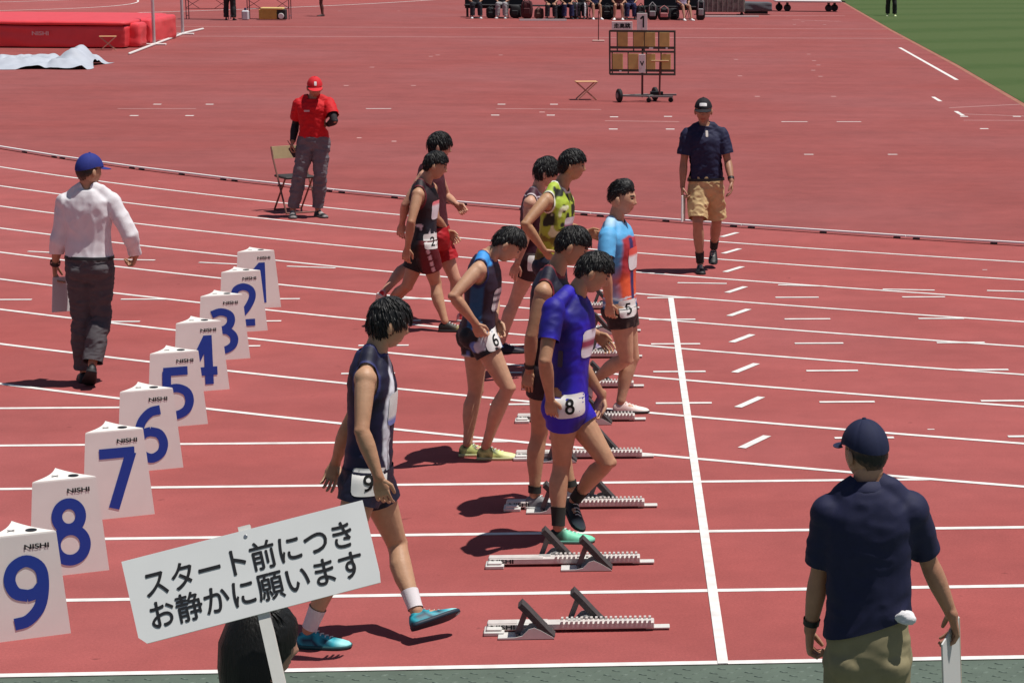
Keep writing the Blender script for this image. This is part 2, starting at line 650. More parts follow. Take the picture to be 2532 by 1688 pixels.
# joint positions of each figure in metres, relative to its own spot on the ground
POSES = {
    'r9': ((-1.776, 0.397), {
        'head': (0.151, 0.098, 1.598), 'neck': (0.08, 0.078, 1.478), 'chest': (0.045, 0.078, 1.211), 'pelvis': (0.03, 0.078, 0.846),
        'shR': (0.054, -0.092, 1.379), 'elR': (0.045, -0.23, 1.139), 'wrR': (0.123, -0.264, 0.917), 'tipR': (0.149, -0.254, 0.769),
        'shL': (0.074, 0.248, 1.346), 'elL': (-0.089, 0.318, 1.029), 'wrL': (-0.164, 0.424, 0.83), 'tipL': (-0.214, 0.404, 0.679),
        'hipR': (0.025, -0.012, 0.839), 'knR': (-0.079, -0.091, 0.479), 'anR': (-0.26, -0.042, 0.088), 'toeR': (-0.096, -0.062, 0.025),
        'hipL': (0.048, 0.168, 0.794), 'knL': (0.152, 0.26, 0.437), 'anL': (0.26, 0.042, 0.153), 'toeL': (0.485, 0.128, 0.111),
    }),
    'r8': ((-0.809, 2.358), {
        'head': (0.164, -0.069, 1.577), 'neck': (0.06, -0.069, 1.467), 'chest': (0.023, -0.069, 1.227), 'pelvis': (0.014, -0.069, 0.872),
        'shR': (-0.056, -0.259, 1.406), 'elR': (-0.104, -0.397, 1.131), 'wrR': (-0.081, -0.279, 0.893), 'tipR': (-0.072, -0.249, 0.747),
        'shL': (0.079, 0.101, 1.374), 'elL': (0.072, 0.039, 1.052), 'wrL': (0.21, 0.08, 0.827), 'tipL': (0.18, 0.06, 0.723),
        'hipR': (-0.007, -0.159, 0.82), 'knR': (-0.025, -0.046, 0.455), 'anR': (-0.046, -0.119, 0.088), 'toeR': (0.119, -0.119, 0.025),
        'hipL': (0.023, 0.021, 0.781), 'knL': (0.241, -0.055, 0.46), 'anL': (0.046, 0.119, 0.194), 'toeL': (0.064, 0.031, 0.113),
    }),
    'r7': ((-0.908, 3.096), {
        'head': (0.127, -0.025, 1.618), 'neck': (0.022, -0.025, 1.483), 'chest': (-0.029, -0.025, 1.235), 'pelvis': (-0.036, -0.025, 0.886),
        'shR': (-0.04, -0.205, 1.382), 'elR': (-0.113, -0.256, 1.116), 'wrR': (-0.13, -0.191, 0.888), 'tipR': (-0.149, -0.191, 0.771),
        'shL': (0.048, 0.145, 1.369), 'elL': (0.13, 0.246, 1.126), 'wrL': (0.268, 0.061, 1.069), 'tipL': (0.357, 0.041, 0.984),
        'hipR': (-0.048, -0.115, 0.848), 'knR': (-0.079, -0.038, 0.474), 'anR': (-0.112, -0.075, 0.088), 'toeR': (0.052, -0.091, 0.025),
        'hipL': (-0.029, 0.065, 0.812), 'knL': (0.04, 0.115, 0.438), 'anL': (0.112, 0.075, 0.088), 'toeL': (0.277, 0.075, 0.025),
    }),
    'r6': ((-1.455, 4.398), {
        'head': (0.223, 0.03, 1.438), 'neck': (0.089, 0.03, 1.372), 'chest': (0.036, 0.03, 1.139), 'pelvis': (0.021, 0.03, 0.893),
        'shR': (0.043, -0.14, 1.309), 'elR': (-0.114, -0.301, 1.149), 'wrR': (0.017, -0.235, 0.962), 'tipR': (0.067, -0.215, 0.837),
        'shL': (0.1, 0.2, 1.285), 'elL': (0.113, 0.298, 1.027), 'wrL': (0.128, 0.083, 0.929), 'tipL': (0.161, 0.063, 0.841),
        'hipR': (0.037, -0.06, 0.851), 'knR': (0.22, -0.123, 0.502), 'anR': (0.063, -0.05, 0.088), 'toeR': (0.228, -0.05, 0.025),
        'hipL': (-0.002, 0.12, 0.819), 'knL': (-0.008, 0.122, 0.436), 'anL': (-0.063, 0.05, 0.088), 'toeL': (0.102, 0.05, 0.025),
    }),
    'r2': ((-2.289, 9.359), {
        'head': (0.208, -0.076, 1.449), 'neck': (0.105, -0.076, 1.317), 'chest': (0.095, -0.076, 1.099), 'pelvis': (0.1, -0.076, 0.805),
        'shR': (0.071, -0.246, 1.231), 'elR': (0.018, -0.385, 0.999), 'wrR': (-0.022, -0.333, 0.77), 'tipR': (-0.043, -0.323, 0.658),
        'shL': (0.153, 0.094, 1.244), 'elL': (0.188, 0.105, 0.97), 'wrL': (0.272, 0.276, 0.828), 'tipL': (0.343, 0.256, 0.765),
        'hipR': (0.109, -0.166, 0.761), 'knR': (0.188, -0.04, 0.407), 'anR': (0.273, -0.156, 0.088), 'toeR': (0.438, -0.156, 0.025),
        'hipL': (0.08, 0.014, 0.735), 'knL': (-0.063, -0.031, 0.383), 'anL': (-0.273, 0.156, 0.136), 'toeL': (-0.226, 0.004, 0.024),
    }),
    'r1': ((-2.221, 9.567), {
        'head': (0.148, 0.091, 1.578), 'neck': (0.061, 0.091, 1.435), 'chest': (0.056, 0.091, 1.197), 'pelvis': (0.107, 0.091, 0.801),
        'shR': (0.026, -0.079, 1.347), 'elR': (-0.138, -0.126, 1.092), 'wrR': (-0.184, 0.016, 0.907), 'tipR': (-0.208, 0.036, 0.785),
        'shL': (0.11, 0.261, 1.322), 'elL': (0.184, 0.408, 1.099), 'wrL': (0.282, 0.196, 1.053), 'tipL': (0.353, 0.176, 0.995),
        'hipR': (0.108, 0.001, 0.789), 'knR': (-0.137, 0.119, 0.52), 'anR': (-0.328, -0.141, 0.331), 'toeR': (-0.394, 0.011, 0.174),
        'hipL': (0.118, 0.181, 0.765), 'knL': (0.263, 0.132, 0.383), 'anL': (0.328, 0.141, 0.088), 'toeL': (0.493, 0.141, 0.025),
    }),
    'r3': ((-1.139, 8.24), {
        'head': (0.046, 0.005, 1.503), 'neck': (-0.033, 0.005, 1.359), 'chest': (-0.065, 0.005, 1.123), 'pelvis': (-0.069, 0.005, 0.796),
        'shR': (-0.081, -0.165, 1.283), 'elR': (-0.118, -0.204, 1.007), 'wrR': (-0.191, -0.221, 0.781), 'tipR': (-0.24, -0.211, 0.641),
        'shL': (-0.004, 0.175, 1.272), 'elL': (0.054, 0.138, 0.984), 'wrL': (0.219, 0.264, 0.869), 'tipL': (0.316, 0.244, 0.81),
        'hipR': (-0.078, -0.085, 0.785), 'knR': (-0.222, -0.024, 0.435), 'anR': (-0.338, -0.055, 0.088), 'toeR': (-0.173, -0.055, 0.025),
        'hipL': (-0.061, 0.095, 0.758), 'knL': (0.148, 0.045, 0.423), 'anL': (0.338, 0.055, 0.088), 'toeL': (0.503, 0.055, 0.025),
    }),
    'r4': ((-1.005, 7.331), {
        'head': (0.145, 0.0, 1.66), 'neck': (0.047, 0.0, 1.506), 'chest': (0.011, 0.0, 1.264), 'pelvis': (-0.032, 0.0, 0.93),
        'shR': (-0.05, -0.19, 1.419), 'elR': (-0.212, -0.375, 1.245), 'wrR': (-0.078, -0.298, 1.036), 'tipR': (0.004, -0.258, 0.932),
        'shL': (0.077, 0.18, 1.41), 'elL': (0.106, 0.297, 1.133), 'wrL': (0.248, 0.08, 1.121), 'tipL': (0.346, 0.06, 1.095),
        'hipR': (-0.041, -0.09, 0.885), 'knR': (-0.02, 0.025, 0.483), 'anR': (-0.044, -0.08, 0.088), 'toeR': (0.121, -0.08, 0.025),
        'hipL': (-0.018, 0.09, 0.858), 'knL': (0.033, 0.19, 0.455), 'anL': (0.044, 0.08, 0.088), 'toeL': (0.209, 0.08, 0.025),
    }),
    'r5': ((-0.589, 5.802), {
        'head': (0.119, -0.088, 1.59), 'neck': (0.066, -0.088, 1.442), 'chest': (0.088, -0.088, 1.205), 'pelvis': (0.092, -0.088, 0.799),
        'shR': (0.014, -0.268, 1.355), 'elR': (-0.004, -0.394, 1.109), 'wrR': (0.023, -0.346, 0.878), 'tipR': (0.028, -0.326, 0.721),
        'shL': (0.125, 0.082, 1.343), 'elL': (0.153, 0.107, 1.069), 'wrL': (0.176, 0.068, 0.833), 'tipL': (0.181, 0.048, 0.703),
        'hipR': (0.092, -0.178, 0.809), 'knR': (0.143, -0.168, 0.429), 'anR': (-0.101, 0.028, 0.234), 'toeR': (-0.14, -0.188, 0.157),
        'hipL': (0.116, 0.002, 0.778), 'knL': (0.186, 0.032, 0.402), 'anL': (0.101, -0.028, 0.088), 'toeL': (0.266, -0.028, 0.025),
    }),
    'wm': ((-4.563, 6.944), {
        'head': (0.07, 0.023, 1.643), 'neck': (0.06, 0.023, 1.518), 'chest': (0.044, 0.023, 1.295), 'pelvis': (0.042, 0.023, 0.98),
        'shL': (-0.107, 0.023, 1.421), 'elL': (-0.175, 0.02, 1.138), 'wrL': (-0.237, 0.109, 0.913), 'tipL': (-0.252, 0.159, 0.759),
        'shR': (0.231, 0.023, 1.422), 'elR': (0.365, -0.029, 1.169), 'wrR': (0.364, 0.142, 0.987), 'tipR': (0.328, 0.212, 0.885),
        'hipL': (-0.026, 0.023, 0.92), 'knL': (-0.044, 0.075, 0.521), 'anL': (-0.061, 0.123, 0.088), 'toeL': (-0.101, 0.283, 0.025),
        'hipR': (0.115, 0.023, 0.92), 'knR': (0.098, 0.074, 0.52), 'anR': (0.061, -0.123, 0.182), 'toeR': (-0.008, -0.007, -0.0),
    }),
    'nf': ((0.42, 12.823), {
        'head': (-0.046, -0.125, 1.655), 'neck': (-0.036, -0.105, 1.507), 'chest': (-0.024, -0.125, 1.259), 'pelvis': (-0.018, -0.125, 0.965),
        'shR': (-0.207, -0.125, 1.417), 'elR': (-0.248, -0.154, 1.127), 'wrR': (-0.262, -0.207, 0.888), 'tipR': (-0.265, -0.247, 0.77),
        'shL': (0.14, -0.125, 1.424), 'elL': (0.206, -0.157, 1.14), 'wrL': (0.236, -0.316, 0.956), 'tipL': (0.243, -0.356, 0.807),
        'hipR': (-0.091, -0.125, 0.891), 'knR': (-0.108, -0.283, 0.53), 'anR': (-0.077, -0.185, 0.088), 'toeR': (-0.07, -0.349, 0.025),
        'hipL': (0.056, -0.125, 0.891), 'knL': (0.098, -0.033, 0.509), 'anL': (0.077, 0.185, 0.192), 'toeL': (0.057, -0.005, 0.032),
    }),
    'ro': ((-4.263, 17.098), {
        'head': (0.156, -0.03, 1.556), 'neck': (0.128, 0.0, 1.431), 'chest': (0.128, 0.0, 1.255), 'pelvis': (0.126, 0.0, 0.973),
        'shR': (-0.042, 0.0, 1.36), 'elR': (-0.102, 0.109, 1.104), 'wrR': (-0.124, -0.032, 0.904), 'tipR': (-0.157, -0.042, 0.787),
        'shL': (0.311, 0.0, 1.373), 'elL': (0.398, -0.189, 1.179), 'wrL': (0.295, 0.023, 1.111), 'tipL': (0.212, -0.017, 1.122),
        'hipR': (0.043, 0.0, 0.914), 'knR': (-0.048, -0.056, 0.517), 'anR': (-0.146, -0.02, 0.088), 'toeR': (-0.121, -0.183, 0.025),
        'hipL': (0.206, 0.0, 0.914), 'knL': (0.194, -0.045, 0.517), 'anL': (0.146, 0.02, 0.088), 'toeL': (0.239, -0.116, 0.025),
    }),
    'nr': ((0.429, -2.52), {
        'head': (-0.018, 0.04, 1.628), 'neck': (-0.015, 0.02, 1.511), 'chest': (-0.004, 0.02, 1.304), 'pelvis': (-0.001, 0.02, 0.931),
        'shL': (-0.147, 0.02, 1.42), 'elL': (-0.183, 0.078, 1.152), 'wrL': (-0.21, 0.127, 0.922), 'tipL': (-0.211, 0.177, 0.733),
        'shR': (0.144, 0.02, 1.425), 'elR': (0.239, 0.116, 1.184), 'wrR': (0.335, 0.133, 0.967), 'tipR': (0.373, 0.213, 0.835),
        'hipL': (-0.074, 0.02, 0.849), 'knL': (-0.074, 0.05, 0.47), 'anL': (-0.074, 0.0, 0.088), 'toeL': (-0.114, 0.18, 0.025),
        'hipR': (0.074, 0.02, 0.846), 'knR': (0.074, 0.05, 0.47), 'anR': (0.074, 0.0, 0.088), 'toeR': (0.114, 0.18, 0.025),
    }),
    'sh': ((-1.603, -4.0), {
        'head': (0.04, 0.0, 1.418), 'neck': (0.01, 0.0, 1.262), 'chest': (0.02, 0.0, 1.07), 'pelvis': (0.01, 0.0, 0.82),
        'shR': (0.05, -0.165, 1.175), 'elR': (0.032, -0.312, 0.975), 'wrR': (0.113, -0.42, 1.075), 'tipR': (0.263, -0.525, 1.125),
        'shL': (-0.02, 0.165, 1.175), 'elL': (0.086, -0.08, 0.978), 'wrL': (0.151, -0.445, 0.98), 'tipL': (0.301, -0.565, 1.02),
        'hipR': (0.01, -0.085, 0.79), 'knR': (0.04, -0.085, 0.43), 'anR': (0.0, -0.085, 0.088), 'toeR': (0.165, -0.085, 0.025),
        'hipL': (0.01, 0.085, 0.79), 'knL': (0.04, 0.085, 0.43), 'anL': (0.0, 0.085, 0.088), 'toeL': (0.165, 0.085, 0.025),
    }),
}
# ------------------------------------------------------------------ people
def bell(x, s): return np.exp(-(x / s) ** 2)

def head_dirs(nu=80, nv=54):
    V = []
    for i in range(1, nv):
        ph = math.pi * i / nv
        for j in range(nu):
            th = 2 * math.pi * j / nu
            V.append((math.sin(ph) * math.sin(th), math.sin(ph) * math.cos(th), math.cos(ph)))
    V.append((0, 0, 1)); V.append((0, 0, -1))
    F = []
    for i in range(nv - 2):
        for j in range(nu):
            k = (j + 1) % nu
            F.append([i * nu + j, i * nu + k, (i + 1) * nu + k])
            F.append([i * nu + j, (i + 1) * nu + k, (i + 1) * nu + j])
    a = (nv - 1) * nu
    for j in range(nu):
        k = (j + 1) % nu
        F.append([a, k, j])
        F.append([a + 1, (nv - 2) * nu + j, (nv - 2) * nu + k])
    return np.array(V), np.array(F)

HD, HF = head_dirs()

def skull(D, face=True):
    """head surface for unit directions; x left, y forward, z up (metres)"""
    x, y, z = D[:, 0] * 0.074, D[:, 1] * 0.094, D[:, 2] * 0.112
    low = np.clip(-z / 0.112, 0, 1)
    x = x * (1 - 0.30 * low ** 1.5)
    y = np.where(y < 0, y * (1 - 0.42 * low), y * (1 - 0.05 * low))
    x = x * (1 + 0.05 * np.clip(z / 0.112, 0, 1))
    if face:
        fr = np.clip(D[:, 1], 0, 1) ** 0.5
        # flatter face plane, brow, sockets, nose, cheeks, lips, chin
        y = y - 0.006 * fr * bell(x, 0.05) * bell(z + 0.02, 0.05)
        y = y + fr * 0.0045 * bell(z - 0.026, 0.010) * bell(x, 0.045)
        y = y - fr * 0.0085 * (bell(x - 0.031, 0.014) + bell(x + 0.031, 0.014)) * bell(z - 0.010, 0.011)
        y = y + fr * 0.0165 * bell(x, 0.0125) * bell(z + 0.027, 0.0125)
        y = y + fr * 0.0105 * bell(x, 0.0095) * bell(z + 0.008, 0.022)
        y = y + fr * 0.004 * (bell(x - 0.014, 0.007) + bell(x + 0.014, 0.007)) * bell(z + 0.033, 0.008)
        y = y + fr * 0.0045 * (bell(x - 0.042, 0.017) + bell(x + 0.042, 0.017)) * bell(z + 0.018, 0.02)
        y = y + fr * 0.0065 * bell(x, 0.022) * bell(z + 0.056, 0.0065)
        y = y + fr * 0.0070 * bell(x, 0.019) * bell(z + 0.069, 0.006)
        y = y - fr * 0.0030 * bell(x, 0.024) * bell(z + 0.0625, 0.0028)
        y = y + fr * 0.0085 * bell(x, 0.021) * bell(z + 0.094, 0.013)
        x = x + np.sign(x) * 0.004 * bell(z + 0.065, 0.03) * np.clip(1 - np.abs(D[:, 1] - 0.2), 0, 1)
    return np.stack([x, y, z], 1)

HAIR = {
    # front, side, back hairline heights; thickness; fringe length; spikiness
    'bowl': (0.034, -0.022, -0.088, 0.021, 0.030, 0.45),
    'short': (0.050, 0.024, -0.068, 0.016, 0.014, 0.7),
    'crop': (0.056, 0.022, -0.060, 0.013, 0.004, 0.6),
    'quiff': (0.060, 0.034, -0.030, 0.019, 0.006, 0.8),
    'fringe': (0.044, 0.020, -0.074, 0.019, 0.022, 0.8),
    'long': (0.045, -0.085, -0.125, 0.020, 0.060, 0.2),
}

class Fig:
    def __init__(s, key, label, face=(0, 0), tone=(0.47, 0.285, 0.19), vox=0.0068, k=1.0, slim=1.0, curl=(0.4, 0.4),
                 pose=None, loc=None, group=None, roll=0.0, far=False, limb=1.08, hk=1.035):
        (rx, ry), J = POSES[key] if pose is None else (loc, pose)
        s.J = {q: np.array(v, float) for q, v in J.items()}
        s.root = empty('person', (rx, ry, 0), label, 'person', group)
        s.vox, s.k, s.slim, s.tone, s.curl, s.far = vox * 1.10, k, slim, tone, curl, far
        J = s.J
        s.hips = (J['hipR'] + J['hipL']) / 2
        s.l_sh = nrm(J['shL'] - J['shR'])
        hl = nrm(J['hipL'] - J['hipR'])
        if hl @ s.l_sh < 0.3: hl = s.l_sh
        s.l_hip = hl
        s.up = nrm(J['neck'] - s.hips)
        s.fwd = nrm(np.cross(s.l_sh, s.up))
        s.fwd_hip = nrm(np.cross(s.l_hip, s.up))
        y, p = math.radians(face[0]), math.radians(face[1])
        hf = np.array([math.cos(y) * math.cos(p), math.sin(y) * math.cos(p), -math.sin(p)])
        hl = nrm(np.cross((0, 0, 1), hf))
        hu = np.cross(hf, hl)
        if roll:
            a = math.radians(roll)
            hl, hu = hl * math.cos(a) + hu * math.sin(a), hu * math.cos(a) - hl * math.sin(a)
        s.HR = np.stack([hl, hf, hu], 1)          # columns: left, forward, up
        s.hk = hk
        s.limb = limb
        s.hc = J['head']
        s.Lt = np.linalg.norm(J['neck'] - s.hips)

    # --- spine
    def spine(s, t):
        H, N = s.hips, s.J['neck']
        m = 0.5 * s.J['chest'] + 0.5 * (H + (N - H) * 0.6)
        a = 0.6
        # quadratic through H (0), m (a), N (1)
        l0 = (t - a) * (t - 1) / (a)
        l1 = t * (t - 1) / (a * (a - 1))
        l2 = t * (t - a) / (1 - a)
        return H * l0 + m * l1 + N * l2
    def sval(s, V):
        return ((V - s.hips) @ s.up) / s.Lt
    def frame_q(s, V):
        """body coordinates: left, forward, height fraction"""
        q = V - s.hips
        return q @ s.l_sh, q @ s.fwd, (q @ s.up) / s.Lt

    SEC = [(-.16, .085, .075, 0), (-.10, .135, .100, -.004), (-.02, .160, .112, -.006), (.10, .158, .108, -.004), (.20, .147, .099, .002),
           (.32, .137, .092, .006), (.46, .143, .098, .008), (.60, .158, .108, .008), (.74, .168, .108, .004), (.84, .160, .096, -.002),
           (.92, .115, .078, -.008), (.99, .070, .062, -.006)]
    def torso(s, inf=0.0, s0=-.17, s1=1.0, straight=0.0, n=28):
        th = np.linspace(0, 2 * np.pi, n, endpoint=False)
        rings = []
        for (t, a, b, off) in s.SEC:
            if t < s0 or t > s1: continue
            a *= s.k * s.slim; b *= s.k * s.slim
            if straight:
                a = a + (max(a, .158 * s.k) - a) * straight if t < .8 else a
                b = b + (max(b, .108 * s.k) - b) * straight if t < .8 else b
            a += inf; b += inf
            w = min(max((t - .1) / .5, 0), 1)
            l = nrm(s.l_hip * (1 - w) + s.l_sh * w)
            tt = nrm(s.spine(t + .02) - s.spine(t - .02))
            l = nrm(l - tt * (l @ tt))
            f = np.cross(l, tt)
            c = s.spine(t) + f * off
            ct, st = np.cos(th), np.sin(th)
            e = 0.82
            ct = np.sign(ct) * np.abs(ct) ** e
            st = np.sign(st) * np.abs(st) ** e
            rings.append(c + ct[:, None] * l * a + st[:, None] * f * b)
        return rings_to_mesh(rings)
    def shoulders(s, inf=0.0, traps=True, delt=True, lats=True):
        J = s.J
        out = []
        N = s.spine(1.0)
        R = np.stack([s.l_sh, s.fwd, np.cross(s.l_sh, s.fwd)], 1)
        mid = (J['shR'] + J['shL']) / 2
        half = np.linalg.norm(J['shL'] - J['shR']) / 2
        out.append(ellipsoid(mid - s.up * .012 - s.fwd * .006, (half * .98 + inf, .070 * s.k + inf, .062 * s.k + inf), R, 24, 14))
        for q in 'RL':
            sh = J['sh' + q]
            side = s.l_sh * (1 if q == 'L' else -1)
            if traps:
                a = N + s.up * .012 - s.fwd * .012 + side * .022
                out.append(tube([a, a * .55 + sh * .45 + s.up * .012, sh + s.up * .004 - side * .02], [.032 + inf, .034 + inf, .038 + inf], 12))
            if delt:
                out.append(ellipsoid(sh - s.up * .014 + side * .003, (.052 * s.k * s.limb + inf,) * 3, None, 16, 12))
            if lats:
                c = s.spine(.72) + side * .085 * s.k
                out.append(tube([sh - s.up * .035 - side * .012, c], [.048 + inf, .070 + inf], 12))
        return out
    def arm(s, q, inf=0.0, t1=2.0, flare=0.0):
        """upper arm 0..1, forearm 1..2"""
        J = s.J
        a, b, c = J['sh' + q], J['el' + q], J['wr' + q]
        T = [(0, .046), (.25, .047), (.55, .042), (.85, .036), (1.0, .036), (1.15, .039), (1.35, .039), (1.6, .033), (1.85, .026), (2.0, .025)]
        P = []; R = []
        for t, r in T:
            if t > t1 + 1e-6: 
                continue
            P.append(a + (b - a) * t if t <= 1 else b + (c - b) * (t - 1))
            R.append(r * s.k * s.slim * s.limb + inf + flare * min(t, 1))
        if T[-1][0] > t1 and t1 not in [q2[0] for q2 in T]:
            P.append(a + (b - a) * t1 if t1 <= 1 else b + (c - b) * (t1 - 1))
            R.append(R[-1])
        return tube(P, R, 14)
    def legpt(s, q, t):
        J = s.J
        a, b, c = J['hip' + q], J['kn' + q], J['an' + q]
        return a + (b - a) * t if t <= 1 else b + (c - b) * (t - 1)
    def leg(s, q, inf=0.0, t1=2.0, t0=0.0, flare=0.0, straight=0.0):
        J = s.J
        a, b, c = J['hip' + q], J['kn' + q], J['an' + q]
        lat = s.l_hip
        back_sh = np.cross(nrm(c - b), lat)
        back_sh = nrm(back_sh)
        if back_sh @ s.fwd_hip > 0: back_sh = -back_sh
        T = [(0, .086, 0), (.2, .084, 0), (.45, .074, 0), (.7, .062, 0), (.88, .054, 0), (1.0, .051, 0), (1.12, .048, .004), (1.3, .054, .013),
             (1.5, .049, .012), (1.72, .037, .005), (1.9, .032, .002), (2.0, .032, 0)]
        P = []; R = []
        for t, r, bk in T:
            if t < t0 or t > t1 + 1e-6: continue
            p = s.legpt(q, t) + back_sh * bk
            rr = r * s.k * s.slim * s.limb
            if straight:
                rr = rr + (max(rr, .066 * s.k) - rr) * straight
            P.append(p); R.append(rr + inf + flare * t)
        if T[-1][0] > t1 and abs(P[-1] @ P[-1] - s.legpt(q, t1) @ s.legpt(q, t1)) > 1e-5:
            P.append(s.legpt(q, t1)); R.append(R[-1])
        return tube(P, R, 16, ref=s.l_hip)
    def glutes(s, inf=0.0):
        out = []
        for q in 'RL':
            side = s.l_hip * (1 if q == 'L' else -1)
            h = s.hips + side * .075 * s.k
            out.append(ellipsoid(h - s.fwd_hip * .045 - s.up * .02, (.078 * s.k * s.slim + inf,) * 3, None, 16, 12))
        return out

    # --- continuous body
    def hand(s, q):
        J = s.J
        w0, tip = J['wr' + q], J['tip' + q]
        d = nrm(tip - w0)
        med = s.l_sh * (-1 if q == 'L' else 1)
        w = s.fwd - d * (s.fwd @ d)
        if np.linalg.norm(w) < .35:
            w = s.up - d * (s.up @ d)
        w = nrm(w)
        n = np.cross(d, w)
        if n @ med < 0: n = -n
        return w0, d, w, n
    def palm(s, q):
        w0, d, w, n = s.hand(q)
        k = s.k
        return tube([w0 - d * .02, w0 + d * .02, w0 + d * .055, w0 + d * .09 * k], [(.024, .020), (.031, .018), (.041, .016), (.038, .012)], 12, ref=w)
    def fingers(s, q):
        w0, d, w, n = s.hand(q)
        cu = s.curl[0] if q == 'R' else s.curl[1]
        K = w0 + d * .086 * s.k
        out = []
        L = [(.042, .026, .020), (.047, .029, .021), (.043, .027, .020), (.033, .021, .018)]
        for i in range(4):
            b = K + w * (.0285 - .0190 * i)
            c = cu * (1 + .12 * i)
            ang = 0.12
            P = [b - d * .016, b]
            dd = nrm(d + w * (.09 - .06 * i))
            for j, ln in enumerate(L[i]):
                ang += c * (0.75, 0.95, 0.6)[j]
                v = dd * math.cos(ang) + n * math.sin(ang)
                P.append(P[-1] + v * ln)
            out.append(tube(P, [.0095, .0093, .0085, .0075, .0062], 8, ref=w))
        b = w0 + d * .022 + w * .020
        v1 = nrm(d * .75 + w * .62 + n * (.25 + cu * .3))
        v2 = nrm(d * .95 + w * (.25 - cu * .4) + n * (.2 + cu * .6))
        out.append(tube([b, b + v1 * .045, b + v1 * .045 + v2 * .030, b + v1 * .045 + v2 * .050], [.0135, .0110, .0100, .0075], 8, ref=n))
        return out
    def foot(s, q):
        J = s.J
        A, T = J['an' + q], J['toe' + q]
        v = nrm(T - A)
        kn = J['kn' + q]
        u0 = np.array([0, 0, 1.0]) if abs(A[2] - .088) < .01 and T[2] < .05 else nrm(kn - A)
        per = u0 - v * (u0 @ v)
        if np.linalg.norm(per) < .15:
            per = s.fwd_hip - v * (s.fwd_hip @ v)
        per = nrm(per)
        al = math.radians(20.9)
        d = v * math.cos(al) + per * math.sin(al)
        n = per * math.cos(al) - v * math.sin(al)
        L = .268 * s.k
        heel = A - n * .088 - d * .058
        return heel, d, n, np.cross(n, d), L
    def body(s):
        J = s.J
        parts = [s.torso(0)] + s.shoulders(0) + s.glutes(0)
        N = s.spine(1.0)
        hb = s.hc - s.HR[:, 2] * .055 - s.HR[:, 1] * .018
        parts.append(tube([N - s.up * .05, N + (hb - N) * .45, hb], [.062 * s.k, .054 * s.k, .055 * s.k], 16))
        for q in 'RL':
            parts += [s.arm(q), s.leg(q), s.palm(q)]
            kn, hp_, an = J['kn' + q], J['hip' + q], J['an' + q]
            axis = nrm(kn - hp_) + nrm(an - kn)
            fk = s.fwd_hip - nrm(axis) * (s.fwd_hip @ nrm(axis))
            parts.append(ellipsoid(kn + nrm(fk) * .026 * s.k, (.030 * s.k,) * 3, None, 12, 8))
            parts.append(ellipsoid(J['el' + q] + nrm(2 * J['el' + q] - J['sh' + q] - J['wr' + q] - s.fwd * .03) * .014, (.027 * s.k,) * 3, None, 12, 8))
            h, d, n, w, L = s.foot(q)
            parts.append(tube([h + d * .04 + n * .042, h + d * .12 + n * .04, h + d * .19 + n * .026, h + d * .222 + n * .022], [(.028, .03), (.032, .03), (.034, .016), (.024, .011)], 10, ref=w))
        V, F = voxelize(parts, s.vox, 5)
        s.bodyV, s.bodyF = V, F
        s.tone = np.array(s.tone) * np.array([1.04, .93, .84])
        col = np.tile(s.tone, (len(V), 1))
        red = np.zeros(len(V))
        for q in 'RL':
            for nm, sg in (('kn', .055), ('el', .045), ('an', .05), ('wr', .05)):
                red = np.maximum(red, np.exp(-(np.linalg.norm(V - J[nm + q], axis=1) / sg) ** 2))
            # forearms and shins browner than the upper limbs
            t, d = s.near(V, q, 'arm'); col = np.where(((d < .07) & (t > .35))[:, None], col * (1 - .10 * np.clip((t - .35) / .4, 0, 1))[:, None] ** np.array([.8, 1.2, 1.5]), col)
        blot = vnoise(V * 14, 6)
        col = col * (1 - .16 * red[:, None] * np.array([.35, 1.0, 1.0])) * (1 + .05 * blot[:, None] * np.array([.5, 1, 1]))
        # face and ears on the same surface
        P = skull(HD)
        hcol = np.tile(np.array(s.tone), (len(P), 1))
        fr = HD[:, 1] > 0.2
        x, z = P[:, 0], P[:, 2]
        lips = fr & (np.abs(x) < .022) & (np.abs(z + .0625) < .010)
        hcol[lips] = np.array(s.tone) * np.array([.80, .55, .55])
        for sx in (-1, 1):
            br = fr & (np.abs(x - sx * .031) < .017) & (np.abs(z - .030 + .06 * np.abs(x - sx * .031)) < .0042)
            hcol[br] = (.02, .014, .012)
            ey = fr & (np.abs(x - sx * .031) < .0125) & (np.abs(z - .011) < .0045)
            hcol[ey] = (.03, .02, .018)
        W = (P * s.hk) @ s.HR.T + s.hc
        allp = [(V, F.tolist()), (W, HF.tolist())]
        cols = [col, hcol]
        for sx in (-1, 1):
            ev, ef = ellipsoid((0, 0, 0), (.011, .020, .032), None, 10, 8)
            a = 0.35 * sx
            Rz = np.array([[math.cos(a), -math.sin(a), 0], [math.sin(a), math.cos(a), 0], [0, 0, 1]])
            ev = ev @ Rz.T + np.array([sx * .080, -.012, -.008])
            allp.append(((ev * s.hk) @ s.HR.T + s.hc, ef))
            cols.append(np.tile(np.array(s.tone) * .97, (len(ev), 1)))
        if not s.far:
            for q in 'RL':
                for fv, ff in s.fingers(q):
                    allp.append((fv, ff))
                    cols.append(np.tile(np.array(s.tone), (len(fv), 1)))
        V2, F2 = join(allp)
        s.body_o = mesh_obj('body', V2, F2, mat('skin', (1, 1, 1), rough=.52, spec=.42, attr=True, noise=.08, nscale=26, sss=.03, bump=.12, bscale=90), s.root, True, np.concatenate(cols))
        return s
    def tfm(s, P):
        return (P * s.hk) @ s.HR.T + s.hc

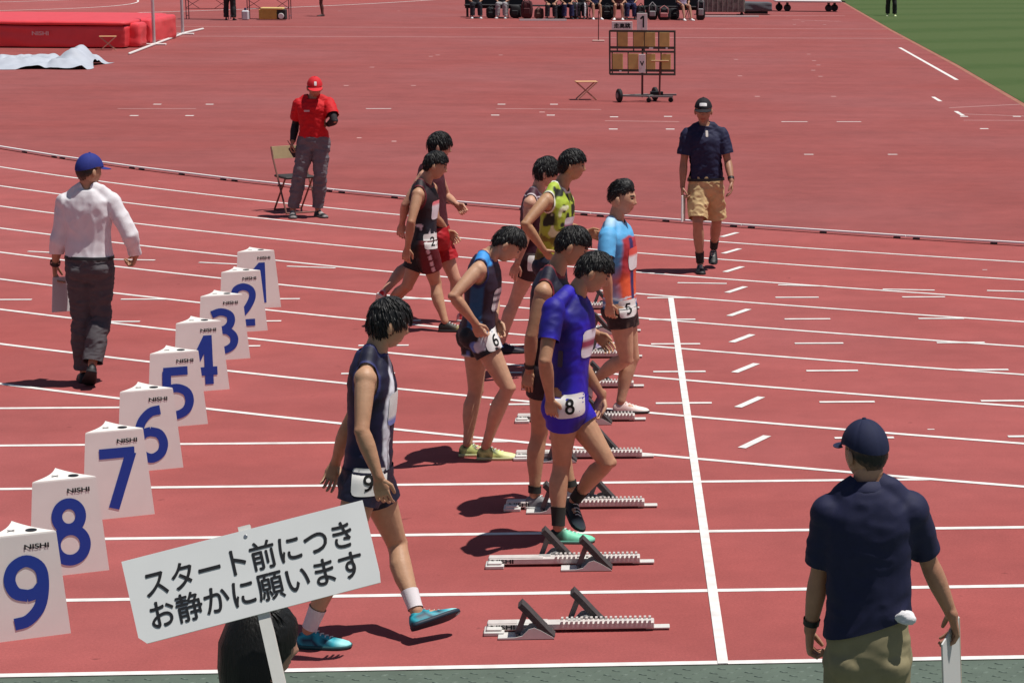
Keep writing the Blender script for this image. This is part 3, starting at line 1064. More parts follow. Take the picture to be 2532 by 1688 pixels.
    # --- hair and caps
    def hair(s, style='short', color=(.010, .009, .009), cap=False):
        fr, sd, bk, th, fringe, spike = HAIR[style]
        az = np.arctan2(HD[:, 0], HD[:, 1])
        c = np.cos(az)
        P = skull(HD, False)
        line = np.where(c > 0, sd + (fr - sd) * np.clip(c, 0, 1) ** 1.3, sd + (bk - sd) * np.clip(-c, 0, 1) ** .8)
        line = line + .013 * vnoise(HD * 8, int(abs(s.hc[0] * 977)) % 50) * (1 if style != 'bowl' else .5)
        f = P[:, 2] - line
        if cap: f = np.minimum(f, .030 - P[:, 2])
        top = np.clip(P[:, 2] / .112, 0, 1)
        t = th * (.55 + .65 * top) * np.clip(f / .022 + .25, .0, 1) ** .5
        if style == 'quiff': t = t * (0.30 + 1.0 * top)
        if style in ('short', 'fringe'): t = t + .006 * np.clip(HD[:, 1], 0, 1) * top
        if cap: t = np.full_like(t, .008)
        n1 = vnoise(HD * 9, 5); n2 = vnoise(HD * np.array([26, 26, 9]), 8)
        t = t * (1 + .13 * n1 + .07 * n2)
        W = P + HD * t[:, None]
        if style == 'quiff':
            W[:, 2] += .026 * np.clip(HD[:, 1] + .15, 0, 1) * np.clip(f / .03, 0, 1)
            W[:, 1] -= .006 * np.clip(HD[:, 1], 0, 1)
        V, F = clip(W, HF, f)
        fade = style in ('short', 'crop', 'quiff', 'fringe')
        parts = [(V, F.tolist())]
        # locks of hair lying over the shell
        rng = np.random.default_rng(int(abs(s.hc[0] * 1000)) + 11)
        crown = nrm((0.12, -.45, .88)) if style != 'quiff' else nrm((.1, .85, .30))
        nl = 0 if s.far else 430
        if cap: nl = 0
        tries = 0
        made = 0
        while made < nl and tries < nl * 8:
            tries += 1
            d = nrm(rng.normal(size=3))
            i = int(np.argmax(HD @ d))
            if f[i] < .002 or (f[i] > .030 and rng.random() > .45) or (style == 'long' and HD[i, 1] > .1): continue
            fl = d - crown
            fl = nrm(fl - d * (fl @ d))
            fl = nrm(fl + rng.normal(size=3) * .28 * spike)
            ln = min(.034 + rng.random() * .034, max(.010, f[i] * .9 + fringe * (.35 + .65 * max(0, HD[i, 1]))))
            base = W[i] - HD[i] * t[i] * .08
            w = np.cross(HD[i], fl)
            pts = []
            p = base.copy(); v = fl
            lift = (.10 + .30 * rng.random()) * spike * (3.0 if rng.random() < .18 else 1.0)
            for q in range(4):
                pts.append(p + HD[i] * (.002))
                p = p + v * ln / 3.2
                e = p / np.array([.074 + t[i], .094 + t[i], .112 + t[i]])
                r = np.linalg.norm(e)
                p = p * (1 - .85 * max(0, (r - (1.0 + .05 * lift * q))) / r) if r > 1 else p
                v = nrm(v + np.array([0, 0, -.10]))
            pts = np.array(pts)
            wd = .0026 + rng.random() * .0034
            parts.append(tube(pts, [(wd, .0012), (wd, .0016), (wd * .7, .0013), (.0006, .0006)], 5, ref=nrm(w), cap=False))
            made += 1
        if style == 'long':
            d0 = s.HR.T @ np.array([0, 0, -1.0])
            c0 = np.array([0, -.012, .045])
            back = [c0, c0 + d0 * .05 + [0, -.012, 0], c0 + d0 * .12 + [0, -.022, 0], c0 + d0 * .22 + [0, -.034, 0], c0 + d0 * .34 + [0, -.05, 0]]
            hv, hf = tube(back, [(.100, .098), (.112, .106), (.118, .100), (.116, .080), (.08, .045)], 36, ref=np.array([1.0, 0, 0]))
            a_ = np.arctan2(hv[:, 0], hv[:, 1] + .03)
            keep = np.cos(a_) < .35                 # open towards the face
            hv = hv * (1 + .02 * np.sin(a_ * 23 + 2 * vnoise(hv * 9, 2)))[:, None]
            parts.append((hv, [q for q in hf if keep[q].all()]))
        V2, F2 = join(parts)
        hc_ = np.tile(np.array(color), (len(V2), 1))
        if fade:
            n0 = len(V)
            idx = np.argmax((V / np.linalg.norm(V, axis=1)[:, None]) @ HD[::3].T, axis=1) * 3
            ff = f[idx]; side_ = np.clip(.45 - HD[idx, 1], 0, 1)
            reach = .040 if style == 'quiff' else .024
            k_ = np.clip(1 - ff / reach, 0, 1) * np.clip(side_ * 2.5, 0, 1)
            hc_[:n0] = mix(hc_[:n0], np.asarray(s.tone) * .30, k_ * .75)
        m = mat('hair', (1, 1, 1), rough=.50, spec=.36, noise=.35, nscale=60, bump=.45, bscale=140, stretch=(1, 1, .12), attr=True)
        return mesh_obj('hair', s.tfm(V2), F2, m, s.root, True, hc_)
    def cap(s, color, brim=None, logo=None, mname='cap'):
        m = mat(mname, color, rough=.8, bump=.15, bscale=400, noise=.06, nscale=60)
        P = skull(HD, False)
        az = np.arctan2(HD[:, 0], HD[:, 1])
        c = np.cos(az)
        line = np.where(c > 0, .036, .036 - .030 * np.clip(-c, 0, 1))
        f = P[:, 2] - line
        top = np.clip(P[:, 2] / .112, 0, 1)
        seam = 0.0022 * np.exp(-(np.abs(((az * 3 / np.pi) + .5) % 1 - .5) / .05) ** 2) * (top < .97)
        t = .014 + .012 * top - seam
        W = P + HD * t[:, None]
        W[:, 1] += .004
        V, F = clip(W, HF, f)
        o = mesh_obj('cap', s.tfm(V), F, m, s.root, True)
        # button
        mesh_obj('cap_button', *[s.tfm(q) if i == 0 else q for i, q in enumerate(ellipsoid((0, .004, .139), (.009, .009, .005), None, 10, 6))], m, o, True)
        # brim
        R0 = []
        n = 22
        V = []; F = []
        for layer in (0, 1):
            for k in range(4):
                for i in range(n):
                    a = math.radians(-68 + 136 * i / (n - 1))
                    bx, by = .084 * math.sin(a), .104 * math.cos(a) + .002
                    reach = .072 * max(0, math.cos(a * 1.18)) ** .6 * k / 3
                    x = bx + .18 * reach * math.sin(a)
                    y = by + reach
                    z = .036 - .10 * (x * x) / .09 - .22 * reach + .004 * math.cos(a) - layer * .003
                    V.append((x, y, z))
        L = 4 * n
        for k in range(3):
            for i in range(n - 1):
                q = [k * n + i, k * n + i + 1, (k + 1) * n + i + 1, (k + 1) * n + i]
                F.append(q[::-1])
                F.append([L + j for j in q])
        for i in range(n - 1):
            F.append([3 * n + i, 3 * n + i + 1, L + 3 * n + i + 1, L + 3 * n + i])
        mesh_obj('brim', s.tfm(np.array(V)), F, m if brim is None else brim, o, True)
        if logo is not None:
            s.decal(s.tfm(W), HF, s.tfm(np.array([[0, .09, .082]]))[0], nrm(s.HR[:, 1] + .45 * s.HR[:, 2]), s.HR[:, 2], logo[0], logo[1], mat('cap_logo', (.8, .8, .8), rough=.7), 'cap_emblem', parent=o)
        return o

    # --- clothing
    def cloth(s, name, parts, m, clips=(), vox=.0095, smooth=10, wr=(0.0, 8.0), vert=1.0, colors=None, parent=None, seed=0, thick=True):
        V, F = voxelize(parts, vox, smooth)
        for fn in clips:
            V, F = clip(V, F, fn(V))
        if wr[0] > 0:
            N = vnormals(V, F)
            q = np.stack([V @ s.l_sh, V @ s.fwd, V @ s.up * vert], 1)
            w = vnoise(q * wr[1] + .35 * vnoise(q * wr[1] * .5, seed + 4)[:, None], seed)
            w = 1 - np.abs(w) * 2.0                      # ridged folds
            d = np.stack([q[:, 0] + q[:, 2] * .8, q[:, 1] - q[:, 2] * .6, q[:, 2] * 1.3 - q[:, 0] * .5], 1)
            w2 = 1 - np.abs(vnoise(d * wr[1] * 1.9, seed + 9)) * 2.2
            w3 = vnoise(q * wr[1] * 4.2, seed + 13)
            V = V + N * (wr[0] * (w * .85 + w2 * .40 + w3 * .07 - .22))[:, None]
        c = None
        if colors is not None:
            c = colors(V)
        o = mesh_obj(name, V, F, m, s.root if parent is None else parent, True, c)
        return o, V, F
    def near(s, V, q, kind):
        """parameter along a limb, and whether the limb is the closest bone"""
        J = s.J
        def seg(a, b):
            ab = b - a
            t = ((V - a) @ ab) / (ab @ ab)
            tc = np.clip(t, 0, 1)
            return t, np.linalg.norm(V - (a + tc[:, None] * ab), axis=1)
        if kind == 'arm':
            t1, d1 = seg(J['sh' + q], J['el' + q])
            t2, d2 = seg(J['el' + q], J['wr' + q])
        else:
            t1, d1 = seg(J['hip' + q], J['kn' + q])
            t2, d2 = seg(J['kn' + q], J['an' + q])
        return np.where(d1 <= d2, np.minimum(t1, 1.0), 1 + np.maximum(t2, 0)), np.minimum(d1, d2)
    def hem_leg(s, t):
        def fn(V):
            tr, dr = s.near(V, 'R', 'leg'); tl, dl = s.near(V, 'L', 'leg')
            return (t - np.where(dr < dl, tr, tl)) * .4
        return fn
    def hem_arm(s, t):
        def fn(V):
            f = np.full(len(V), .5)
            for q in 'RL':
                tt, d = s.near(V, q, 'arm')
                f = np.where((d < .085) & (tt > t - .35), np.minimum(f, (t - tt) * .3), f)
            return f
        return fn
    def above(s, v, tilt=0.0):
        return lambda V: (s.sval(V) - v) * s.Lt + tilt * ((V - s.hips) @ s.l_sh)
    def below(s, v):
        return lambda V: (v - s.sval(V)) * s.Lt
    def neckline(s, r=.070, drop=.0, dz=0.0):
        """cuts the neck opening; drop lowers it in front"""
        N = s.spine(1.0)
        def fn(V):
            q = V - N
            x = q @ s.l_sh; y = q @ s.fwd; z = q @ s.up
            e = np.sqrt(x ** 2 + (y * .9) ** 2)
            lim = -.010 + dz - drop * np.clip(y / .08, 0, 1)
            return np.maximum(e - r, lim - z)
        return fn
    def armhole(s, r=.078, inset=0.0):
        def fn(V):
            f = np.full(len(V), 1.0)
            for q in 'RL':
                side = s.l_sh * (1 if q == 'L' else -1)
                p = s.J['sh' + q] + side * (.035 - inset) - s.up * .006
                u = V - p
                u = u - .40 * np.outer(u @ s.up, s.up) * ((u @ s.up) < 0)[:, None]
                f = np.minimum(f, np.linalg.norm(u, axis=1) - r)
            return f
        return fn
    def singlet(s, m, hem=.05, inf=.010, colors=None, drop=.03, arm=.080, wr=(.0045, 9), name='singlet', neck=.074, trim=None):
        if trim is not None:
            inner = colors; fa = s.armhole(arm); fn_ = s.neckline(neck, drop)
            colors = lambda V: mix(inner(V), np.asarray(trim), step(.013 - np.minimum(fa(V), fn_(V)), 0, .006))
        parts = [s.torso(inf, straight=.35)] + s.shoulders(inf - .001, delt=False)
        r = s.cloth(name, parts, m, [s.above(hem), s.neckline(neck, drop), s.armhole(arm)], wr=wr, colors=colors, seed=3)
        s.shirt = r
        return r
    def tee(s, m, hem=-.06, sleeve=.55, inf=.013, colors=None, wr=(.004, 8), flare=.012, name='shirt', straight=.6, neck=.068, drop=.02, tilt=0.0, to=None):
        parts = [s.torso(inf, straight=straight)] + s.shoulders(inf)
        for q in 'RL':
            parts.append(s.arm(q, inf, sleeve + .12, flare))
        r = s.cloth(name, parts, m, [s.above(hem, tilt), s.neckline(neck, drop), s.hem_arm(sleeve)], wr=wr, colors=colors, seed=5)
        s.shirt = r
        return r
    def shorts(s, m, hem=.45, waist=.13, inf=.0145, flare=.010, colors=None, wr=(.003, 12), name='shorts', straight=0.0, vox=.0092, vert=1.6):
        parts = [s.torso(inf, s1=.33)] + s.glutes(inf)
        for q in 'RL':
            parts.append(s.leg(q, inf, min(hem + .12, 2.0), 0, flare, straight))
        return s.cloth(name, parts, m, [s.below(waist), s.hem_leg(hem)], wr=wr, colors=colors, vert=vert, seed=8, vox=vox)
    def belt(s, m, lo=.115, hi=.165, inf=.020):
        return s.cloth('belt', [s.torso(inf, s0=-.03, s1=.5)], m, [s.above(lo), s.below(hi)], vox=.0085, smooth=3)
    def sleeve_tube(s, q, kind, t0, t1, inf, m, name, n=16):
        """cuff, sock, wristband: a short open sleeve round a limb"""
        base = s.arm(q, inf, 2.0) if kind == 'arm' else s.leg(q, inf, 2.0)
        V, F = base
        T = []
        for f in F:
            T += [[f[0], f[i], f[i + 1]] for i in range(1, len(f) - 1)]
        F = np.array(T)
        t, d = s.near(V, q, kind)
        V2, F2 = clip(V, F, (t - t0) * .3)
        t, d = s.near(V2, q, kind)
        V2, F2 = clip(V2, F2, (t1 - t) * .3)
        return mesh_obj(name, V2, F2, m, s.root, True)
    def shoe(s, q, m, sole_m, colors=None, high=0.0, wide=1.0, name='shoe', label=None):
        h, d, n, w, L = s.foot(q)
        S = [(0.0, .022, .050), (.04, .031, .072), (.14, .037, .088 + high), (.30, .038, .092 + high), (.42, .041, .074), (.56, .045, .060), (.70, .0475, .050), (.84, .045, .042), (.94, .034, .034), (1.0, .014, .022)]
        th = np.linspace(0, 2 * np.pi, 18, endpoint=False)
        rings = []
        for u, a, hh in S:
            c = h + d * (u * L) + w * .004 * math.sin(u * 3.1) * (1 if q == 'L' else -1)
            st = np.sin(th)
            z = np.where(st > 0, .014 + (hh - .014) * np.abs(st) ** .75, .014 - .010 * np.abs(st) ** .3)
            x = np.cos(th) * a * wide
            x = x * np.where(st > 0, 1 - .25 * np.clip(st, 0, 1) ** 2 * (hh / .09), 1)
            rings.append(c + x[:, None] * w + z[:, None] * n)
        V, F = rings_to_mesh(rings)
        cc = None
        if colors is not None:
            rel = V - h
            cc = colors((rel @ d) / L, rel @ n, rel @ w)
        o = mesh_obj(name, V, F, m, s.root, True, cc)
        if label: o['label'] = label
        rings = []
        for u, a, hh in S:
            c = h + d * (u * L * 1.015 - .002) + w * .004 * math.sin(u * 3.1) * (1 if q == 'L' else -1)
            toe = .010 * max(0, (u - .75) / .25) ** 2
            z = np.where(np.sin(th) > 0, .021, .001 + toe * .6)
            rings.append(c + (np.cos(th) * (a * wide + .003))[:, None] * w + z[:, None] * n)
        V2, F2 = rings_to_mesh(rings)
        mesh_obj('sole', V2, F2, sole_m, o, True)
        if not s.far:
            lm = mat('shoe_lace', (.75, .75, .72), rough=.8)
            lb = MB()
            for i in range(4):
                u = .36 + .085 * i
                hh = np.interp(u, [q2[0] for q2 in S], [q2[2] for q2 in S])
                c = h + d * (u * L) + n * (hh + .0005)
                lb.tube([c - w * .017 - n * .004, c + n * .001, c + w * .017 + d * .008 - n * .004], [.0028] * 3, 5)
            lb.build('laces', lm, o, True)
        return o
    def watch(s, q, m, t=1.86):
        return s.sleeve_tube(q, 'arm', t - .05, t + .05, .006, m, 'wristwatch')

    # --- print laid on the cloth
    def decal(s, V, F, c, n, up, w, h, m, name, text=None, tm=None, size=None, bold=.02, parent=None, nx=9, ny=7, rnd=True, toff=(0, 0), colors=None, lift=.0035, width=None):
        bvh = BVHTree.FromPolygons([tuple(map(float, v)) for v in V], [tuple(map(int, f)) for f in F])
        n = nrm(n)
        up = nrm(np.asarray(up) - n * (np.asarray(up) @ n))
        r = np.cross(up, n)
        def put(a, b, off):
            o = np.asarray(c) + r * a + up * b + n * .25
            hit = bvh.ray_cast(Vector(o), Vector(-n), .6)
            if hit[0] is None:
                return None
            return np.array(hit[0]) + n * off
        P = []; ok = []
        for j in range(ny + 1):
            for i in range(nx + 1):
                a, b = (i / nx - .5), (j / ny - .5)
                if rnd:
                    e = (abs(a) * 2) ** 8 + (abs(b) * 2) ** 8
                    if e > 1: a, b = a / e ** (1 / 8), b / e ** (1 / 8)
                p = put(a * w, b * h, lift)
                ok.append(p is not None)
                P.append(p if p is not None else np.zeros(3))
        Fq = []
        for j in range(ny):
            for i in range(nx):
                q = [j * (nx + 1) + i, j * (nx + 1) + i + 1, (j + 1) * (nx + 1) + i + 1, (j + 1) * (nx + 1) + i]
                if all(ok[k] for k in q):
                    Fq.append(q)
        P = np.array(P)
        o = mesh_obj(name, P, Fq, m, s.root if parent is None else parent, True, colors(P) if colors else None)
        if text:
            W, TF = text_mesh(text, size, bold, width)
            TV = []
            good = []
            for a, b, e in W:
                p = put(a + toff[0], b + toff[1], lift + .0022 + e)
                good.append(p is not None)
                TV.append(p if p is not None else np.zeros(3))
            TF = [f for f in TF if all(good[k] for k in f)]
            mesh_obj('numeral' if len(text) < 3 else 'lettering', np.array(TV), TF, tm, o, False)
        return o
    def hip_tag(s, V, F, side, text, w=.15, h=.13, up=.03, ahead=.02, size=.085, tilt=0.0):
        lat = s.l_hip * (1 if side == 'L' else -1)
        lat = nrm(lat - s.up * (lat @ s.up))
        V, F = join([(s.shirt[1], s.shirt[2].tolist()), (V, F.tolist())])
        n = nrm(lat + s.fwd_hip * ahead * 6)
        c = s.hips + lat * .10 + s.up * up + s.fwd_hip * ahead
        u = nrm(s.up + tilt * s.fwd_hip)
        return s.decal(V, F, c, n, u, w, h, mat('white_tag', (.78, .76, .74), rough=.5), 'number_tag', text, mat('tag_print', (.015, .013, .015), rough=.6), size, .015)
    def bib(s, V, F, colors=None, w=.20, h=.16, at=.64, text=None, back=False):
        sg = -1 if back else 1
        c = s.spine(at) + s.fwd * .08 * sg
        return s.decal(V, F, c, s.fwd * sg, s.up, w, h, mat('bib_paper', (1, 1, 1), rough=.6, attr=True), 'race_bib', text, mat('tag_print', (0, 0, 0)), .06, .02, colors=colors or (lambda P: np.tile((.78, .76, .74), (len(P), 1))))

def mix(a, b, t):
    t = np.clip(t, 0, 1)[:, None]
    return np.asarray(a) * (1 - t) + np.asarray(b) * t
def step(x, e, w=.006):
    return np.clip((x - e) / w + .5, 0, 1)
# ------------------------------------------------------------------ the setting: ground, track, markings, grass
WHITE = mat('line_paint', (.72, .69, .67), rough=.8, noise=.13, nscale=11, bump=.1, bscale=200)
FAINT = mat('worn_line_paint', (.58, .36, .34), rough=.8, noise=.14, nscale=9)
TRACK = track_material()
LANE = 1.22
R0, TX, YIN = 39.302, 20.357, 10.98       # kerb radius, tangent point, kerb line of the straight

g = MB(); g.add([(-900, -900, -.06), (900, -900, -.06), (900, 900, -.06), (-900, 900, -.06)], [[0, 1, 2, 3]])
tag(g.build('ground', mat('concrete_ground', (.30, .29, .27), rough=.9, noise=.1, nscale=.6)), kind='structure')
g = MB(); g.add([(-95, -.0255, 0), (95, -.0255, 0), (95, 190, 0), (-95, 190, 0)], [[0, 1, 2, 3]])
track = tag(g.build('track_surface', TRACK), kind='structure')

pts = []
for i in range(70):
    a_ = math.radians(90 * i / 69)
    pts.append((TX - R0 * math.sin(a_), YIN + R0 - R0 * math.cos(a_), .001))
pts += [(-20, 62, .001), (-17, 77.8, .001), (-8.6, 93.2, .001), (5, 112, .001), (40, 122, .001), (95, 122, .001), (95, YIN, .001)]
tag(MB().add(pts, [list(range(len(pts)))[::-1]]).build('infield_surface', track_material('infield_rubber', .84, .004)), kind='structure')

def strip(a, b, w, z):
    a = Vector((a[0], a[1], 0)); b = Vector((b[0], b[1], 0))
    d = (b - a).normalized()
    p = Vector((-d.y, d.x, 0)) * w / 2
    return [(q.x, q.y, z) for q in (a - p, b - p, b + p, a + p)], [[0, 1, 2, 3]]
LV = [0]
def line(a, b, w=.053, m=WHITE, name='lane_line', z=.002):
    o = MB().add(*strip(a, b, w, z)).build(name, m, track)
    return o
def arc_x(r, x):
    return YIN + R0 - math.sqrt(max(r * r - (TX - x) ** 2, 0))
def arc_line(r, x0, x1, w=.053, z=.0032, n=90, m=WHITE, name='lane_line'):
    a0 = math.asin((TX - x0) / r); a1 = math.asin((TX - x1) / r)
    V = []; F = []
    for i in range(n + 1):
        a = a0 + (a1 - a0) * i / n
        for q in (r - w / 2, r + w / 2):
            V.append((TX - q * math.sin(a), YIN + R0 - q * math.cos(a), z))
    for i in range(n):
        F.append([2 * i, 2 * i + 1, 2 * i + 3, 2 * i + 2])
    return MB().add(V, F).build(name, m, track)

# straight lanes: solid outside the bend, dashed where they cross it
bend9 = R0 + 9 * LANE
for i in range(10):
    y = i * LANE
    off = YIN + R0 - y
    xm = TX - math.sqrt(max(bend9 ** 2 - off ** 2, 0)) if off < bend9 else TX
    x_end = TX - math.sqrt(bend9 ** 2 - off ** 2) if off <= bend9 else 40
    if i <= 2:
        line((-14, y), (40, y))
    else:
        line((-14, y), (x_end if i < 6 else min(x_end, -8.5), y))
        x = {3: 2.3, 4: -.22, 5: -2.68, 6: -3.9, 7: -5.16, 8: -5.19, 9: -6.4}[i]
        k0 = math.ceil((x + .225) / 1.235)
        if i > 3:
            for k in range(k0, 12):
                c = -.015 + 1.235 * k
                if c - .21 > x - .01:
                    line((c - .21, y), (c + .21, y), .053, name='lane_dash', z=.0044)
for k in range(1, 10):
    arc_line(R0 + k * LANE, -17, TX)
line((0, -.025), (0, 9 * LANE + .025), .052, name='start_line', z=.0056)
for k in range(9):
    line((.34 + .043 * k, 4.60 + 1.335 * k), (.54 + .043 * k, 4.97 + 1.335 * k), .062, name='change_mark', z=.0044)
for a, b in (((.09, 11.9), (.58, 11.84)), ((1.09, 11.75), (1.57, 11.66)), ((2.11, 11.46), (2.62, 11.39)), ((3.14, 11.36), (3.62, 11.28)), ((-3.92, 13.06), (-3.41, 12.93)),
             ((-4.86, 13.34), (-4.43, 13.2)), ((-6.8, 14.16), (-6.44, 14.04)), ((-6.06, 13.61), (-5.34, 13.50))):
    line(a, b, .05, name='stagger_mark', z=.0044)
# markings far out on the infield D
for a, b, w, m in (((-40, 63.2), (10.2, 68.2), .09, FAINT), ((-40, 57.0), (10.6, 61.9), .09, FAINT), ((-5.26, 33.19), (-4.79, 33.22), .07, WHITE), ((2.47, 30.72), (2.95, 30.74), .07, WHITE),
                   ((3.49, 30.77), (3.94, 30.79), .07, WHITE), ((7.78, 56.22), (7.42, 42.31), .09, WHITE), ((6.12, 36.96), (6.11, 35.77), .08, WHITE), ((6.06, 33.26), (6.05, 32.24), .08, WHITE),
                   ((-2.82, 33.34), (-.82, 33.25), .05, FAINT), ((-9.8, 32.91), (-8.38, 32.99), .05, FAINT), ((-.73, 30.73), (.61, 30.62), .05, FAINT),
                   ((4.59, 78.46), (8.42, 79.29), .10, FAINT), ((6.04, 75.17), (7.74, 74.0), .08, FAINT), ((6.05, 34.1), (8.2, 35.4), .05, FAINT), ((6.01, 32.64), (8.0, 31.9), .05, FAINT), ((5.9, 31.2), (8.0, 31.2), .04, FAINT)):
    line(a, b, w, m, name='infield_mark')
arc_line2 = []
for r_, (p0, p1, p2) in ((.12, ((-30, 66), (-16.99, 77.79), (-8.6, 93.24))), (.12, ((-40, 72), (-23.35, 77.14), (-21.0, 90))), (.12, ((-44, 76), (-27, 84), (-22, 98)))):
    V = []; F = []
    for i in range(25):
        t = i / 24
        P = Vector(p0) * (1 - t) ** 2 + Vector((2 * p1[0] - (p0[0] + p2[0]) / 2, 2 * p1[1] - (p0[1] + p2[1]) / 2)) * 2 * t * (1 - t) + Vector(p2) * t * t
        D = (Vector(p2) - Vector(p0)).normalized()
        N2 = Vector((-D.y, D.x)) * r_ / 2
        V += [(P.x - N2.x, P.y - N2.y, .0032), (P.x + N2.x, P.y + N2.y, .0032)]
        if i: F.append([2 * i - 2, 2 * i, 2 * i + 1, 2 * i - 1])
    MB().add(V, F).build('bend_line', WHITE, track)
dots = [(-9.28, 33.97), (-8.31, 34.03), (-9.19, 31.39), (-8.22, 31.44), (-4.74, 27.28), (-2.77, 34.4), (-1.75, 34.46), (-2.76, 31.85), (-1.74, 31.9), (-0.57, 31.58), (0.43, 31.74), (-0.58, 29.07), (0.41, 29.11),
        (2.48, 24.79), (3.81, 24.83), (4.78, 52.48), (4.67, 49.46), (4.62, 47.6), (4.31, 45.48), (4.29, 43.23), (4.01, 36.93), (2.4, 36.81), (2.62, 49.79), (2.38, 43.21), (6.04, 32.05), (7.06, 32.1), (6.01, 29.46),
        (-4.12, 26.7), (-5.26, 50.8), (-3.61, 51.01), (-5.39, 50.19), (-6.43, 45.53), (-6.33, 39.28), (-4.91, 39.4), (3.34, 12.74), (1.73, 5.14), (-1.92, 32.58), (-11.2, 79.5), (-9.0, 80.2), (-6.1, 78), (5.8, 71), (6.3, 73.5), (6.9, 71.2)]
for i, (x, y) in enumerate(dots):
    s_ = .055 if y < 28 else .075
    if i in (0, 1, 2, 3, 5, 6, 7, 8, 9, 10, 11, 12, 13, 14, 24, 25, 26):
        line((x - .075, y), (x + .075, y), .12 if y > 28 else .07, name='measuring_mark')
    elif i in (34, 35):
        line((x - .025, y), (x + .025, y), .02, name='measuring_mark')
    else:
        line((x - s_ * .7, y), (x + s_ * .7, y), .11, FAINT, name='measuring_mark')

# grass infield, edge strip
ED = [(7.05, 24), (7.45, 30), (7.77, 35.3), (8.29, 48.0), (8.89, 67.3), (9.6, 86), (10.3, 104), (11.5, 135)]
g = MB(); n_ = len(ED)
g.add([(x, y, .010) for x, y in ED] + [(90, y, .010) for x, y in ED], [[i, n_ + i, n_ + i + 1, i + 1] for i in range(n_ - 1)])
tag(g.build('grass', grass_material()), kind='structure')
g = MB()
g.add([(x - .12, y, .003) for x, y in ED] + [(x + .02, y, .005) for x, y in ED], [[i, n_ + i, n_ + i + 1, i + 1] for i in range(n_ - 1)])
g.build('edge_strip', mat('sandy_edge', (.33, .13, .09), rough=.9, noise=.12, nscale=2), track)
# green chequered mat along the outside of lane nine
mt = MB()
mt.add([(-40, -14, -.003), (40, -14, -.003), (40, -.025, -.003), (-40, -.025, -.003)], [[0, 1, 2, 3]])
mat_o = tag(mt.build('walkway', mat('green_mat', (.095, .125, .098), rough=.7, noise=.13, nscale=5, bump=.2, bscale=60)), kind='structure')
tr = MB()
rr_ = np.random.default_rng(5)
for j in range(14):
    for i in range(92):
        x = -4.6 + i * .085 + (.0425 if j % 2 else 0)
        y = -.095 - j * .062
        a = math.radians(28 if (i + j) % 2 else -28)
        u = (math.cos(a), math.sin(a)); L_ = .026; w_ = .006
        z0, z1 = -.004, .0015
        base = [(-L_, 0), (0, -w_), (L_, 0), (0, w_)]
        top = [(-L_ * .7, 0), (0, -w_ * .5), (L_ * .7, 0), (0, w_ * .5)]
        P_ = [(x + p * u[0] - q * u[1], y + p * u[1] + q * u[0], z0) for p, q in base] + [(x + p * u[0] - q * u[1], y + p * u[1] + q * u[0], z1) for p, q in top]
        tr.add(P_, [[4, 5, 6, 7]] + [[k, (k + 1) % 4, 4 + (k + 1) % 4, 4 + k] for k in range(4)])
tag(tr.build('mat_tread', mat('green_mat_tread', (.16, .20, .165), rough=.55, noise=.25, nscale=7), mat_o), kind='stuff')

# ------------------------------------------------------------------ kerb rail of lane one
RAIL = mat('kerb_aluminium', (.82, .80, .79), rough=.45, metal=.0, noise=.05, nscale=8)
DARK = mat('dark_rubber', (.022, .020, .022), rough=.8)
kerb = empty('kerb_rail', (0, 0, 0), 'low white metal rail on small dark feet along the inner edge of lane one', 'rail')
TH0, DTH = .516, .0531
for j in range(-5, 10):
    a0 = TH0 + DTH * j + .0001; a1 = TH0 + DTH * (j + 1) - .0001
    m_ = MB(); ft = MB()
    P0 = Vector((TX - R0 * math.sin(a0), YIN + R0 - R0 * math.cos(a0), 0)); P1 = Vector((TX - R0 * math.sin(a1), YIN + R0 - R0 * math.cos(a1), 0))
    m_.bar(P0 + Vector((0, 0, .036)), P1 + Vector((0, 0, .036)), .050, .018)
    so = m_.build('rail_section', RAIL, kerb)
    for t in (.055, .5, .945):
        q = P0.lerp(P1, t)
        d = (P1 - P0).normalized()
        f = MB().bar(q - d * .034 + Vector((0, -.006, .0115)), q + d * .034 + Vector((0, -.004, .0115)), .054, .023)
        f.build('foot', mat('rail_foot', (.06, .05, .05), rough=.8), so)

# ------------------------------------------------------------------ lane marker boxes
BOARD = mat('marker_board', (.86, .81, .77), rough=.45, spec=.4, noise=.03, nscale=5)
BLUE = mat('marker_blue', (.014, .050, .34), rough=.5)
BLACK = mat('print_black', (.012, .012, .014), rough=.6)
def marker_shell():
    base = [(-.21, 0)]
    nseg = 7
    A = (.21, 0); B = (0.0, .364)
    poly = [(-.21, 0), (.21, 0)]
    for i in range(1, nseg):
        t = i / nseg
        x = A[0] + (B[0] - A[0]) * t; y = A[1] + (B[1] - A[1]) * t
        k = .020 * math.sin(math.pi * t)
        poly.append((x - k * .866, y - k * .5))
    poly.append(B)
    for i in range(1, nseg):
        t = i / nseg
        x = B[0] + (-.21 - B[0]) * t; y = B[1] + (0 - B[1]) * t
        k = .034 * math.sin(math.pi * t)
        poly.append((x + k * .866, y - k * .5))
    n = len(poly)
    cy = .121
    V = []
    for z, s_ in ((0, 1.0), (.524, .800), (.532, .785)):
        V += [(x * s_, cy + (y - cy) * s_, z) for x, y in poly]
    F = [[i, (i + 1) % n, n + (i + 1) % n, n + i] for i in range(n)] + [[n + i, n + (i + 1) % n, 2 * n + (i + 1) % n, 2 * n + i] for i in range(n)]
    F += [list(range(n))[::-1], list(range(2 * n, 3 * n))]
    return V, F
MV, MF = marker_shell()
def face_pt(x, z, off=.0025):
    """point on the tilted front face"""
    y = .121 * (1 - (1 - .2 * z / .524))
    return (x, y - off, z + off * .05)
def top_pt(x, y, off=.0025): return (x, y, .532 + off)
